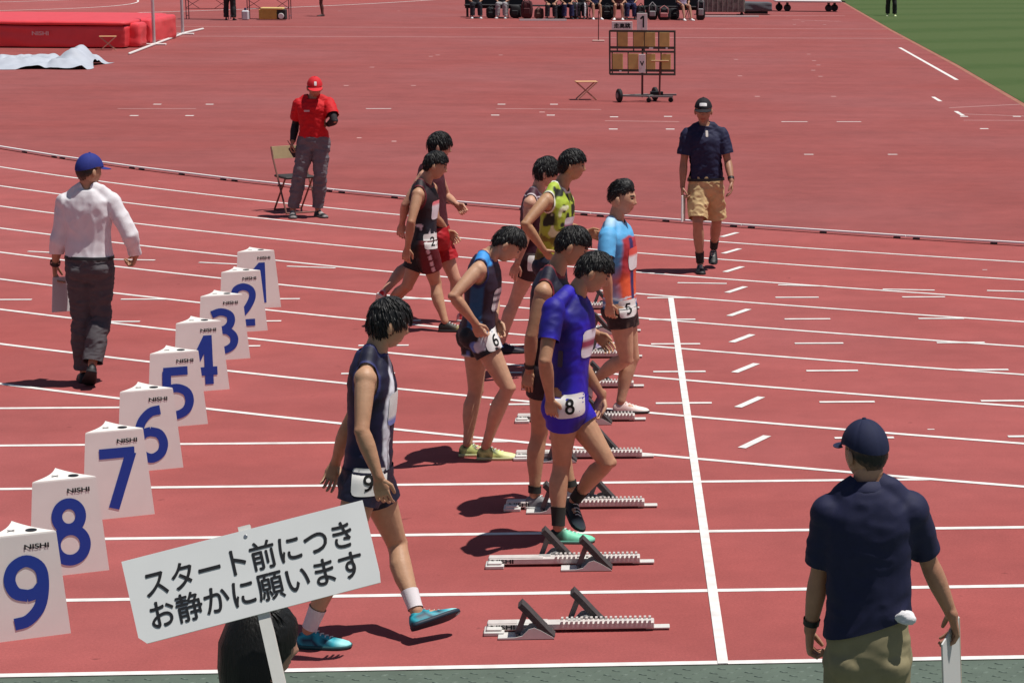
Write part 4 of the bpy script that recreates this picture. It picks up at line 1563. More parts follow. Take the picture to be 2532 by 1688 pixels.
MARK = [(-3.255, .65), (-3.31, 1.79), (-3.30, 3.00), (-3.35, 4.20), (-3.42, 5.52), (-3.47, 6.75), (-3.51, 8.01), (-3.56, 9.30), (-3.62, 10.53)]
NUM = [9, 8, 7, 6, 5, 4, 3, 2, 1]
WORDS = {9: 'white marker box with blue numeral nine, nearest and cut by the left edge', 8: 'white marker box with blue numeral eight, between the boxes seven and nine',
         7: 'white marker box with blue numeral seven, its slanting stroke fully visible', 6: 'white marker box with blue numeral six, partly behind the seven',
         5: 'white marker box with blue numeral five, right of the walking man\'s shoes', 4: 'white marker box with blue numeral four, its left part hidden by the five',
         3: 'white marker box with blue numeral three, between the two and the four', 2: 'white marker box with blue numeral two, just before the farthest box',
         1: 'white marker box with blue numeral one, farthest of the row'}
shell_me = None
logo_me = slot_me = cross_me = None
for (bx, by), nn in zip(MARK, NUM):
    rz = math.radians(23 - (9 - nn) * .3)
    ox = bx - .21 * math.cos(rz); oy = by - .21 * math.sin(rz)
    t = empty('lane_marker', (ox, oy, 0), WORDS[nn], 'lane marker', 'numbered lane markers standing in a row', rz)
    if shell_me is None:
        so = mesh_obj('shell', MV, MF, BOARD, t, False); shell_me = so.data
        W, TF = text_mesh('NISHI', .026, .030, .118)
        lo = mesh_obj('lettering', [face_pt(x + .070, z + .466, .0025 + e) for x, z, e in W], TF, BLACK, t, False); logo_me = lo.data
        ov = [top_pt(.058 + .028 * math.cos(a), .085 + .032 * math.sin(a)) for a in np.linspace(0, 2 * math.pi, 20, endpoint=False)]
        s1 = mesh_obj('hand_slot', ov, [list(range(20))], BLACK, t, False); slot_me = s1.data
        cm = MB()
        for a_ in (.6, 2.2):
            cm.add(*strip((-.035 - .024 * math.cos(a_), .11 - .024 * math.sin(a_)), (-.035 + .024 * math.cos(a_), .11 + .024 * math.sin(a_)), .006, .5345))
        cm.V = [(x, y, z + (.0008 if i >= 4 else 0)) for i, (x, y, z) in enumerate(cm.V)]
        c1 = cm.build('cross_mark', BLACK, t); cross_me = c1.data
    else:
        for nm, me_ in (('shell', shell_me), ('lettering', logo_me), ('hand_slot', slot_me), ('cross_mark', cross_me)):
            o = bpy.data.objects.new(nm, me_); COL.objects.link(o); o.parent = t
    wid = {1: .130, 4: .225, 7: .215}.get(nn, .215)
    W, TF = text_mesh(str(nn), .375, 0, wid)
    # a touch of slope as the print follows the leaning board
    mesh_obj('numeral', [face_pt(x + .012, z + .238, .0025 + e) for x, z, e in W], TF, BLUE, t, False)

# ------------------------------------------------------------------ starting blocks
ALU = mat('block_aluminium', (.66, .60, .57), rough=.45, metal=.1, noise=.08, nscale=20)
GALV = mat('block_plate', (.66, .64, .61), rough=.5, metal=.1, noise=.08, nscale=12)
PAD = mat('block_pad', (.055, .045, .046), rough=.85, noise=.25, nscale=40, bump=.4, bscale=160)
def make_block(x0, y0, near_x, far_x, lab, near_first=True):
    """x0: rear end; near_x / far_x: pad top positions measured from the rear end"""
    t = empty('starting_block', (x0, y0, 0), lab, 'starting block', 'starting blocks set behind the start line')
    t.scale = (.935, 1, .95)
    t.location.x += .022
    r = MB()
    r.box((.45, 0, .033), (.90, .075, .036), bev=.004)
    for sy in (-1, 1):
        for k in range(19):
            x = .40 + k * .0265
            r.box((x, sy * .030, .056), (.0125, .024, .013))
            r.box((x, sy * .0385, .038), (.0115, .003, .020))
    r.box((.16, 0, .0525), (.32, .066, .004))
    r.build('rail', ALU, t)
    MB().box((.035, 0, .020), (.085, .150, .040), bev=.006).box((.035, -.03, .012), (.11, .11, .022), bev=.004).build('rear_foot', GALV, t)
    MB().box((.92, 0, .013), (.13, .055, .012), bev=.003).build('front_spike_plate', GALV, t)
    W, TF = text_mesh('NISHI', .027, .03, .13)
    mesh_obj('lettering', [(x + .080, -.0405 - e, z + .035) for x, z, e in W], TF, BLACK, t, False)
    for sy, px in ((-1, near_x), (1, far_x)):
        yb = sy * .100
        p = MB()
        n = 7
        # curved pad leaning back
        prof = []
        for i in range(n + 1):
            u = i / n
            x = px + .175 * u ** .92
            z = .185 * (1 - u) ** 1.12 + .014
            prof.append((x, z))
        V = []; F = []
        for i, (x, z) in enumerate(prof):
            j = min(i, n - 1)
            d = Vector((prof[j + 1][0] - prof[j][0], prof[j + 1][1] - prof[j][1])).normalized()
            nx, nz = -d.y * -1, d.x * -1
            nx, nz = d.y, -d.x
            for (ww, off) in ((-.047, 0), (.047, 0), (.047, .031), (-.047, .031)):
                V.append((x + nx * off, yb + ww, max(z + nz * off, .004)))
        for i in range(n):
            for k in range(4):
                F.append([4 * i + k, 4 * i + (k + 1) % 4, 4 * i + 4 + (k + 1) % 4, 4 * i + 4 + k])
        F += [[0, 1, 2, 3][::-1], [4 * n + k for k in range(4)]]
        p.add(V, F)
        po = p.build('foot_pedal', PAD, t)
        b = MB()
        hump = [(px - .13, .004), (px + .17, .004), (px + .165, .012), (px + .10, .050), (px + .065, .066), (px + .035, .058), (px + .0, .022), (px - .04, .013), (px - .13, .012)]
        M_ = Matrix(((1, 0, 0, 0), (0, 0, 1, yb), (0, 1, 0, 0), (0, 0, 0, 1)))
        b.prism(hump, -.050, -.044, M_)
        b.prism(hump, .044, .050, M_)
        b.box((px + .02, yb, .008), (.30, .086, .006))
        b.build('bracket', GALV, po)
        st = MB().bar((px - .028, yb, .018), (px + .022, yb, .150), .030, .012, up=(0, 1, 0)).bar((px - .028, yb - sy * .03, .02), (px - .028, yb + sy * .03, .02), .014, .014)
        st.build('strut', mat('block_strut', (.16, .13, .13), rough=.6), po)
        MB().bar((px + .0, yb - sy * .05, .045), (px + .0, 0, .055), .07, .010).build('clamp', GALV, po)
    return t
make_block(-1.19, .56, .19, .465, 'silver starting block nearest to the camera, with nobody standing at it')
make_block(-1.25, 1.77, .56, .33, 'silver starting block behind the green shoe of the runner wearing tag 8')
make_block(-1.21, 3.03, .26, .56, 'silver starting block partly hidden by the legs of the runner in royal blue')
make_block(-1.21, 4.36, .26, .58, 'silver starting block in front of the pale lime shoes of the bowed runner')
make_block(-1.25, 5.52, .55, .26, 'silver starting block under the raised foot of the sky blue and orange runner')
make_block(-1.25, 6.72, .26, .56, 'silver starting block mostly hidden behind the runner in royal blue, fourth farthest')
make_block(-1.25, 7.95, .26, .56, 'silver starting block by the rear foot of the runner in maroon, third farthest')
make_block(-1.25, 9.16, .56, .28, 'silver starting block in lane two, second farthest of its row')
make_block(-1.25, 10.36, .26, .56, 'silver starting block in lane one, farthest of its row')
# ------------------------------------------------------------------ the people on the track
BLK_SOLE = mat('sole_black', (.02, .02, .022), rough=.7)
WHT_SOLE = mat('sole_white', (.66, .65, .62), rough=.6)
SHOE = mat('shoe_upper', (1, 1, 1), rough=.55, attr=True, noise=.06, nscale=50)
PRINT = mat('sports_print', (1, 1, 1), rough=.62, attr=True, noise=.05, nscale=40, bump=.12, bscale=300)
SOCKW = mat('sock_white', (.72, .66, .68), rough=.9, bump=.2, bscale=300)
SOCKB = mat('sock_black', (.025, .025, .022), rough=.9)
BAND = mat('black_band', (.015, .014, .016), rough=.5)
GRP = 'runners walking up to their starting blocks'

def C(*c): return np.array(lin(c))

# ---- runner in lane nine
f = Fig('r9', 'runner with bowl haircut in navy singlet with white side streak and tag 9', face=(22, 12), tone=(.49, .305, .205), vox=.0060, curl=(.42, .5), group=GRP, slim=.96)
f.body(); f.hair('bowl')
def c9(V):
    x, y, s = f.frame_q(V)
    ph = np.degrees(np.arctan2(y + .01, -x))
    n = vnoise(V * 22, 2) * 5
    cen = np.interp(s, [0, .25, .5, .75, 1.0], [64, 44, 40, 50, 66]) + n
    w = np.interp(s, [0, .12, .3, .5, .8, 1.0], [2, 4, 8, 11, 12, 16])
    m = step(w - np.abs(ph - cen), 0, 4) * (x < .02)
    m = np.maximum(m, step(3.0 - np.abs(ph - cen - 15 - n), 0, 3) * (x < .02) * (s < .35) * (s > .05))
    base = mix(C(28, 26, 66), C(22, 21, 48), step(vnoise(V * 6, 1), 0, .8))
    return mix(base, C(226, 226, 236), m)
o, V, F = f.singlet(PRINT, hem=.05, colors=c9, arm=.082, drop=.0, trim=C(52, 54, 104), neck=.066, wr=(.005, 9))
f.bib(V, F, lambda P: np.where((f.sval(P) > .70)[:, None], C(200, 40, 60), np.where((f.sval(P) < .50)[:, None], C(120, 130, 190), C(220, 216, 214))), at=.58)
o, V, F = f.shorts(PRINT, hem=.30, waist=.12, flare=.02, colors=lambda V: np.tile(C(22, 22, 46), (len(V), 1)))
f.hip_tag(V, F, 'R', '9', .165, .13, up=.035, ahead=.03, size=.082)
def s9(u, h, w): return mix(mix(C(40, 160, 178), C(16, 40, 66), step(np.sin(u * 30 + h * 90), .35, .3) * (u < .72)), C(150, 220, 222), step(u, .80, .08))
f.shoe('R', SHOE, mat('sole_teal', (.02, .09, .10), rough=.6), s9); f.shoe('L', SHOE, mat('sole_navy', (.015, .03, .05), rough=.6), s9)
f.sleeve_tube('L', 'leg', 1.70, 1.97, .006, SOCKW, 'sock'); f.sleeve_tube('R', 'leg', 1.70, 1.97, .006, SOCKW, 'sock')

# ---- runner in lane eight
f = Fig('r8', 'runner in royal blue short-sleeved top and tight shorts with tag 8', face=(6, 30), tone=(.46, .28, .185), vox=.0062, curl=(.5, .6), group=GRP, slim=.97)
f.body(); f.hair('short')
blue8 = lambda V: mix(C(42, 26, 180), C(24, 15, 116), step(vnoise(V * 7, 4), .1, .6))
o, V, F = f.tee(PRINT, hem=.05, sleeve=.62, inf=.012, flare=.010, colors=blue8, straight=.25, wr=(.0042, 9), neck=.066)
f.decal(V, F, f.spine(.42) - f.l_sh * .1, nrm(-f.l_sh + .2 * f.fwd), f.up, .03, .10, mat('side_mark', (.04, .03, .06), rough=.6), 'side_mark', nx=2, ny=5)
f.bib(V, F, lambda P: np.where((np.abs(f.sval(P) - .58) < .04)[:, None], C(150, 60, 90), C(222, 216, 226)), at=.56, w=.19)
o, V, F = f.shorts(PRINT, hem=.34, waist=.12, inf=.017, flare=.002, colors=blue8, wr=(.002, 10))
f.hip_tag(V, F, 'R', '8', .175, .135, up=.035, ahead=.035, size=.09, tilt=-.12)
def s8(u, h, w): return mix(mix(C(120, 214, 176), C(20, 24, 26), step(.34 - u, 0, .1) * 1.0), C(228, 232, 226), step(np.sin(u * 40), .6, .3) * (u < .5) * (u > .2))
f.shoe('R', SHOE, mat('sole_mint', (.12, .36, .27), rough=.6), s8); f.shoe('L', SHOE, BLK_SOLE, lambda u, h, w: mix(C(26, 26, 28), C(150, 160, 155), step(u, .8, .1)))
f.sleeve_tube('R', 'leg', 1.68, 1.97, .006, SOCKB, 'sock'); f.sleeve_tube('L', 'leg', 1.75, 1.97, .006, SOCKB, 'sock')

# ---- runner in lane seven
f = Fig('r7', 'runner in dark maroon singlet, half hidden behind the one in royal blue', face=(4, 26), tone=(.46, .275, .175), vox=.0066, curl=(.5, .4), group=GRP, slim=.96)
f.body(); f.hair('short')
o, V, F = f.singlet(PRINT, colors=lambda V: mix(C(40, 18, 34), C(24, 22, 44), step(f.sval(V), .8, .1)), trim=C(120, 30, 40))
f.bib(V, F)
o, V, F = f.shorts(PRINT, hem=.34, waist=.12, colors=lambda V: np.tile(C(34, 16, 26), (len(V), 1)))
f.shoe('R', SHOE, WHT_SOLE, lambda u, h, w: mix(C(120, 118, 122), C(220, 220, 222), step(u, .55, .2)))
f.shoe('L', SHOE, WHT_SOLE, lambda u, h, w: mix(C(210, 208, 206), C(120, 118, 122), step(np.sin(u * 30), .5, .3)))
f.watch('R', BAND)
f.sleeve_tube('R', 'leg', 1.86, 1.97, .007, SOCKB, 'sock'); f.sleeve_tube('L', 'leg', 1.86, 1.97, .007, SOCKB, 'sock')

# ---- runner in lane six
f = Fig('r6', 'bowed runner with hand on hip, bright blue shoulders and pale lime shoes', face=(4, 40), tone=(.50, .315, .22), vox=.0064, curl=(.8, .6), group=GRP, slim=.95)
f.body(); f.hair('short')
def c6(V):
    x, y, s = f.frame_q(V)
    c = mix(C(38, 24, 44), C(26, 82, 128), step(.045 - np.abs(y + .005), 0, .012) * (np.abs(x) > .05))
    c = mix(c, C(60, 150, 226), step(s, .90, .02) * step(.5 - np.abs(y * 9), 0, .1) * 1.0)
    c = mix(c, C(96, 160, 206), step(np.sin(s * 70), .7, .3) * (s < .22) * (np.abs(y) < .05))
    return c
o, V, F = f.singlet(PRINT, colors=c6, arm=.078, trim=C(30, 40, 92))
f.bib(V, F, lambda P: np.where((np.sin(f.sval(P) * 60) > .55)[:, None], C(40, 36, 60), C(216, 212, 214)), at=.50)
def d6(V):
    x, y, s = f.frame_q(V)
    return mix(mix(C(20, 22, 30), C(86, 120, 190), step(vnoise(V * 13, 6), .25, .2)), C(190, 196, 206), step(vnoise(V * 17, 9), .55, .15))
o, V, F = f.shorts(PRINT, hem=.36, waist=.12, flare=.010, colors=d6)
f.hip_tag(V, F, 'R', '6', .15, .12, up=.01, ahead=.06, size=.075, tilt=-.35)
def s6(u, h, w): return mix(mix(C(206, 214, 130), C(34, 50, 30), step(np.sin(u * 26 + h * 60 + w * 30), .45, .3) * (u < .62)), C(226, 226, 168), step(u, .68, .1))
for q in 'RL': f.shoe(q, SHOE, mat('sole_lime', (.55, .56, .30), rough=.6), s6)

# ---- runner in lane five
f = Fig('r5', 'upright runner with swept-back quiff in sky blue, red and orange short-sleeved top', face=(-14, 2), tone=(.52, .325, .225), vox=.0066, curl=(.7, .4), group=GRP)
f.body(); f.hair('quiff')
def c5(V):
    x, y, s = f.frame_q(V)
    n = vnoise(V * 11, 3) * .04
    c = mix(C(92, 170, 222), C(178, 210, 232), step(s + n * 2, .97, .08))
    low = mix(C(176, 52, 62), C(232, 96, 58), step(.42 - s + n, 0, .12))
    torso = (np.abs(x) < .150 * f.k) & (s < .86)
    t = step(.80 - s - 1.2 * np.clip(.02 - y, 0, 1) + n, 0, .025) * step(.165 - np.abs(x), 0, .02)
    c = mix(c, low, t)
    c = mix(c, C(70, 132, 186), step(.115 - s + n * .5, 0, .03))
    c = mix(c, C(214, 222, 232), step(np.sin(s * 95 + n * 40), .55, .3) * (s < .16))
    c = mix(c, C(50, 44, 98), step(.022 - np.abs(np.degrees(np.arctan2(y, -x)) - 62) * .002, 0, .012) * (s < .8) * (y > 0))
    return c
o, V, F = f.tee(PRINT, hem=.0, sleeve=.62, inf=.011, flare=.012, colors=c5, straight=.25)
f.bib(V, F, lambda P: np.where((f.sval(P) > .62)[:, None], C(224, 90, 80), C(228, 224, 226)), at=.55)
o, V, F = f.shorts(PRINT, hem=.36, waist=.03, flare=.006, colors=lambda V: mix(C(34, 24, 26), C(86, 70, 62), step(vnoise(V * 30, 4), .3, .3) * step(-.25 - f.sval(V), -.12, .05)))
f.hip_tag(V, F, 'R', '5', .15, .125, up=.02, ahead=.06, size=.08)
f.shoe('L', SHOE, mat('sole_dark', (.05, .04, .04), rough=.6), lambda u, h, w: mix(C(222, 190, 184), C(244, 226, 220), step(u, .5, .3)))
f.shoe('R', SHOE, BLK_SOLE, lambda u, h, w: mix(C(40, 32, 34), C(222, 190, 184), step(u, .6, .2)))

# ---- runner in lane four
f = Fig('r4', 'tall runner with hand on hip in lime green and black patterned singlet', face=(2, 4), tone=(.44, .27, .165), vox=.0068, k=1.04, curl=(.6, .3), group=GRP, slim=.95)
f.body(); f.hair('fringe')
def c4(V):
    x, y, s = f.frame_q(V)
    n = vnoise(np.stack([x * 24, y * 24, s * 10], 1), 2)
    c = mix(C(168, 190, 62), C(34, 38, 26), step(n, .18, .14))
    c = mix(c, C(226, 232, 190), step(vnoise(V * 20, 7), .52, .12))
    c = mix(c, C(190, 160, 40), step(.4 - s, 0, .2) * .5)
    return mix(c, C(36, 46, 34), step(.16 - s, 0, .03) * .6)
o, V, F = f.singlet(PRINT, colors=c4, hem=.02, arm=.080, inf=.013, trim=C(226, 224, 214))
f.bib(V, F, lambda P: np.where((np.sin(f.sval(P) * 50) > .4)[:, None], C(150, 60, 100), C(216, 210, 216)), at=.5)
o, V, F = f.shorts(PRINT, hem=.42, waist=.14, colors=lambda V: np.tile(C(22, 26, 48), (len(V), 1)))
for q in 'RL': f.shoe(q, SHOE, WHT_SOLE, lambda u, h, w: np.tile(C(60, 60, 66), (len(u), 1)))

# ---- runner in lane three
f = Fig('r3', 'runner in maroon singlet just behind the tall runner in lime green', face=(6, 14), tone=(.55, .34, .26), vox=.0068, curl=(.4, .4), group=GRP, slim=.95)
f.body(); f.hair('bowl')
o, V, F = f.singlet(PRINT, arm=.086, trim=C(206, 192, 196), colors=lambda V: mix(C(66, 22, 42), C(214, 200, 206), step(.006 - np.abs(f.frame_q(V)[2] - .93), 0, .006)))
o, V, F = f.shorts(PRINT, hem=.40, waist=.14, colors=lambda V: np.tile(C(44, 14, 24), (len(V), 1)))
f.hip_tag(V, F, 'R', '', .10, .13, up=.0, ahead=.02)
f.shoe('R', SHOE, BLK_SOLE, lambda u, h, w: np.tile(C(26, 20, 40), (len(u), 1)), label='dark navy shoe of the trailing foot')
f.shoe('L', SHOE, WHT_SOLE, lambda u, h, w: mix(C(206, 190, 214), C(66, 40, 96), step(np.sin(u * 32 + h * 80), .1, .3)), label='white and purple shoe of the leading foot')

# ---- runner in lane two
f = Fig('r2', 'runner in black singlet and black and red shorts with tag 2', face=(6, 14), tone=(.47, .285, .19), vox=.0068, curl=(.5, .4), group=GRP, slim=.95)
f.body(); f.hair('short')
def c2(V):
    x, y, s = f.frame_q(V)
    c = np.tile(C(34, 18, 26), (len(V), 1))
    c = mix(c, C(20, 20, 34), step(.45 - s, 0, .05))
    return mix(c, C(214, 206, 214), step(vnoise(V * 28, 5), .55, .1) * (s < .45) * (s > .18) * (x < 0))
o, V, F = f.singlet(PRINT, colors=c2, arm=.082, trim=C(110, 30, 40))
f.bib(V, F, lambda P: np.where((f.sval(P) > .66)[:, None], C(226, 120, 130), C(222, 214, 220)), at=.56)
def d2(V):
    x, y, s = f.frame_q(V)
    t, d = f.near(V, 'R', 'leg')
    c = mix(C(96, 18, 28), C(26, 14, 18), step(.02 - y, 0, .04))
    tl, dl = f.near(V, 'L', 'leg')
    c = mix(c, C(24, 14, 18), (dl < d) * 1.0 * (t > .15))
    sd = (V - (f.J['hipR'] + np.outer(t, f.J['knR'] - f.J['hipR']))) @ f.fwd_hip
    return mix(c, C(222, 190, 194), step(.014 - np.abs(sd - .02), 0, .006) * (dl > d) * (x < 0) * (np.sin(t * 40) > -.6))
o, V, F = f.shorts(PRINT, hem=.60, waist=.12, inf=.017, flare=.022, colors=d2)
f.hip_tag(V, F, 'R', '2', .165, .13, up=.06, ahead=.05, size=.08)
for q in 'RL': f.shoe(q, SHOE, BLK_SOLE, lambda u, h, w: mix(C(30, 24, 20), C(170, 150, 90), step(u, .45, .15) * step(np.sin(u * 40), -.2, .5)))

# ---- runner in lane one
f = Fig('r1', 'farthest runner in red shorts, his body hidden by the one with tag 2', face=(6, 8), tone=(.55, .33, .25), vox=.0072, curl=(.4, .9), group=GRP, slim=.95)
f.body(); f.hair('bowl')
o, V, F = f.singlet(PRINT, colors=lambda V: np.tile(C(70, 20, 32), (len(V), 1)))
o, V, F = f.shorts(PRINT, hem=.56, waist=.14, inf=.018, flare=.02, colors=lambda V: np.tile(C(168, 18, 30), (len(V), 1)), wr=(.005, 9))
for q in 'RL': f.shoe(q, SHOE, WHT_SOLE, lambda u, h, w: mix(C(200, 34, 40), C(226, 190, 190), step(np.sin(u * 25), .5, .3)))

# ---- officials
NAVY = mat('navy_polo_cloth', tuple(C(27, 29, 62)), rough=.75, noise=.08, nscale=30, bump=.15, bscale=350)
NAVYCAP = tuple(C(24, 30, 62))
f = Fig('wm', 'man in white dress shirt, grey trousers and royal blue cap walking away', face=(48, 4), tone=(.45, .28, .19), vox=.0066, curl=(.9, .5), slim=.97)
f.body(); f.hair('crop', (.018, .016, .015), cap=True); f.cap(tuple(C(34, 46, 126)), mname='cap_royal')
SHIRTW = mat('white_shirt_cloth', (.74, .71, .74), rough=.8, noise=.03, nscale=20)
parts = [f.torso(.022, straight=.25)] + f.shoulders(.017)
for q in 'RL': parts.append(f.arm(q, .016, 2.0, .004))
o, V, F = f.cloth('shirt', parts, SHIRTW, [f.above(.135), f.neckline(.060, .02, .008), f.hem_arm(1.93)], wr=(.010, 8.5), vert=.45, seed=5)
f.sleeve_tube('L', 'arm', 1.86, 1.97, .012, BAND, 'wristband')
GREY = mat('grey_trouser_cloth', tuple(C(80, 75, 79)), rough=.8, noise=.07, nscale=25)
f.shorts(GREY, hem=1.95, waist=.12, inf=.018, flare=.002, straight=.5, wr=(.010, 10), name='trousers', vert=1.7)
f.belt(BAND, .105, .145, .031)
for q in 'RL': f.shoe(q, SHOE, BLK_SOLE, lambda u, h, w: np.tile(C(28, 22, 26), (len(u), 1)), wide=1.05)
WMf = f

f = Fig('nf', 'man in navy polo shirt, khaki shorts and black cap walking towards the camera', face=(-93, 6), tone=(.40, .235, .16), vox=.0070, curl=(.9, .4), slim=1.0)
f.body(); f.hair('crop', cap=True); f.cap(tuple(C(22, 18, 26)), logo=(.075, .035), mname='cap_black')
o, V, F = f.tee(NAVY, hem=.10, sleeve=.72, inf=.018, flare=.026, straight=.6, wr=(.009, 10), neck=.064, drop=.05)
f.decal(V, F, f.spine(.86) + f.fwd * .08 + f.l_sh * .02, f.fwd + .4 * f.up, f.up, .025, .075, mat('placket_pale', (.55, .50, .46), rough=.7), 'placket', nx=2, ny=5)
KHAKI = mat('khaki_cloth', tuple(C(196, 168, 122)), rough=.8, noise=.10, nscale=16)
f.shorts(KHAKI, hem=.90, waist=.16, inf=.020, flare=.020, straight=.6, wr=(.012, 11), name='shorts', vert=.9)
f.belt(BAND, .085, .13, .036)
for q in 'RL':
    f.shoe(q, SHOE, BLK_SOLE, lambda u, h, w: np.tile(C(24, 22, 24), (len(u), 1)))
    f.sleeve_tube(q, 'leg', 1.72, 1.97, .007, SOCKB, 'sock')
f.watch('L', BAND)
NFf = f

f = Fig('ro', 'official in bright red T-shirt and red cap standing beside the folding chair', face=(-78, 16), tone=(.40, .235, .165), vox=.0074, curl=(1.0, 1.0), slim=1.02)
f.body(); f.hair('bowl', (.016, .012, .012), cap=True); f.cap(tuple(C(206, 36, 46)), logo=(.028, .05), mname='cap_red')
RED = mat('red_shirt_cloth', tuple(C(196, 14, 26)), rough=.75, noise=.07, nscale=20)
o, V, F = f.tee(RED, hem=.09, sleeve=.70, inf=.018, flare=.018, straight=.5, wr=(.009, 10), neck=.064, drop=.01)
f.decal(V, F, f.spine(.70) - f.l_sh * .06 + f.fwd * .1, f.fwd, f.up, .07, .022, mat('name_print', (.62, .45, .45), rough=.6), 'chest_print', nx=5, ny=2)
parts = [f.arm(q, .006, 2.0) for q in 'RL']
f.cloth('undersleeves', parts, mat('black_undersleeve', (.018, .014, .018), rough=.8), [f.hem_arm(1.93)], wr=(.002, 12))
f.shorts(mat('charcoal_trouser_cloth', tuple(C(106, 102, 108)), rough=.75, noise=.12, nscale=14), hem=1.93, waist=.12, inf=.019, flare=.001, straight=.3, wr=(.010, 11), name='trousers', vert=1.5)
for q in 'RL': f.shoe(q, SHOE, mat('sole_grey', (.10, .10, .10), rough=.7), lambda u, h, w: mix(C(34, 32, 34), C(150, 140, 140), step(np.sin(u * 20 + h * 60), .75, .2)))
ROf = f

f = Fig('nr', 'man seen from behind in navy polo shirt, olive trousers and navy cap, nearest right', face=(118, 4), tone=(.46, .27, .19), vox=.0060, curl=(.5, .9), k=1.0, slim=.92, hk=.95)
f.body(); f.hair('crop', (.014, .012, .012), cap=True); f.cap(NAVYCAP, mname='cap_navy')
o, V, F = f.tee(NAVY, hem=.20, sleeve=.80, inf=.018, flare=.010, straight=.45, wr=(.006, 7), neck=.062, drop=.01, tilt=.25)
N_ = f.spine(1.0)
cl = []
for layer, (r0, z0) in enumerate(((.068, -.012), (.066, .018), (.073, .020), (.088, -.016))):
    cl.append(np.array([N_ + f.l_sh * r0 * math.cos(a) + f.fwd * (r0 * .95 * math.sin(a)) + f.up * (z0 - .012 * math.sin(a)) for a in np.linspace(0, 2 * math.pi, 28, endpoint=False)]))
CV, CF = rings_to_mesh(cl)
mesh_obj('collar', CV[:4 * 28], [q for q in CF if max(q) < 4 * 28], NAVY, f.root, True)
OLIVE = mat('olive_trouser_cloth', tuple(C(142, 131, 100)), rough=.8, noise=.08, nscale=18)
f.shorts(OLIVE, hem=1.95, waist=.30, inf=.010, flare=.006, straight=.9, wr=(.007, 7), name='trousers', vert=1.2)
for q in 'RL': f.shoe(q, SHOE, BLK_SOLE, lambda u, h, w: np.tile(C(34, 30, 30), (len(u), 1)))
f.watch('L', BAND, 1.84)
NRf = f

f = Fig('sh', 'person with long black hair in black T-shirt holding up the message board', face=(24, 4), tone=(.36, .21, .16), vox=.0064, curl=(1.1, 1.1), slim=.9, k=.93)
f.body(); f.hair('long', (.005, .005, .005))
f.tee(mat('black_tee_cloth', (.014, .014, .017), rough=.7, noise=.1, nscale=20), hem=-.08, sleeve=.75, inf=.016, flare=.016, straight=.7, wr=(.006, 8))
f.shorts(mat('black_trouser_cloth', (.02, .02, .024), rough=.8), hem=1.95, waist=.12, inf=.016, straight=.8, name='trousers', wr=(.006, 8))
for q in 'RL': f.shoe(q, SHOE, WHT_SOLE, lambda u, h, w: np.tile(C(60, 60, 64), (len(u), 1)))
SHf = f
# ------------------------------------------------------------------ things that people hold
PAPER = mat('paper', (.70, .69, .69), rough=.7)
def wpt(f, name): return np.array(f.root.location) + f.J[name]
def sheet(name, f, q, label, cat, w, h, th, m, rz, drop=.10, off=(0, 0, 0), tilt=0.0):
    w0, d, ww, n = f.hand(q)
    p = np.array(f.root.location) + w0 + d * .125 + n * .02 + np.array(off)
    o = MB().box((0, 0, 0), (w, th, h), bev=.002).build(name, m)
    o.rotation_euler = (0, tilt, math.radians(rz))
    o.location = p - np.array([0, 0, drop])
    return tag(o, label, cat)
sheet('paper_sheet', WMf, 'L', 'grey programme sheet hanging from the hand of the man in white shirt', 'paper', .20, .27, .006, mat('programme_paper', (.64, .62, .63), rough=.7), 62, .11, (.02, 0, 0), .10)
sheet('clipboard', NFf, 'R', 'white clipboard edge-on in the hand of the man in khaki shorts', 'clipboard', .20, .27, .010, PAPER, 78, .10, (-.01, 0, 0), .06)
b_ = sheet('document_folder', NRf, 'R', 'pale folder in the hand of the man seen from behind', 'folder', .24, .33, .007, mat('folder_card', (.60, .59, .57), rough=.6), 66, .12, (.0, .0, 0), -.18)
MB().box((.118, 0, 0), (.006, .010, .32)).build('folder_edge', mat('folder_rim', (.62, .50, .38), rough=.6), b_)
# handset of the official in red
w0, d, ww, n = ROf.hand('R')
p = np.array(ROf.root.location) + w0 + d * .10 + n * .02
h_ = empty('radio_handset', tuple(p), 'black radio handset in the lowered hand of the official in red', 'radio')
MB().box((0, 0, -.02), (.055, .035, .13), bev=.008).build('case', BAND, h_)
MB().tube([(.018, 0, .04), (.018, 0, .13)], [.006, .004], 6).build('aerial', BAND, h_)
h_.rotation_euler = (.1, -.5, 0)
w0, d, ww, n = ROf.hand('L')
p = np.array(ROf.root.location) + w0 + d * .11 + n * .012
o = MB().box((0, 0, 0), (.05, .03, .06), bev=.008).tube([(0, 0, .03), (0, 0, .055)], [.008, .008], 8).build('stopwatch', BAND, None, False, tuple(p))
tag(o, 'small dark stopwatch held at the chest of the official in red', 'stopwatch')
# hand towel tucked in at the waist of the man in front
V, F = ellipsoid((0, 0, 0), (.040, .020, .027), None, 20, 14)
V = V + vnormals(V, np.array([[q[0], q[1], q[2]] for q in F])) * (.012 * vnoise(V * 60, 3))[:, None]
side = NRf.hips - NRf.l_hip * .135 + NRf.up * .185 - NRf.fwd_hip * .10
tw = mesh_obj('towel', V, F, mat('towel_cloth', (.74, .72, .73), rough=.95, bump=.4, bscale=200), None, True, None, tuple(np.array(NRf.root.location) + side))
tag(tw, 'crumpled white hand towel tucked into the olive trousers', 'towel')

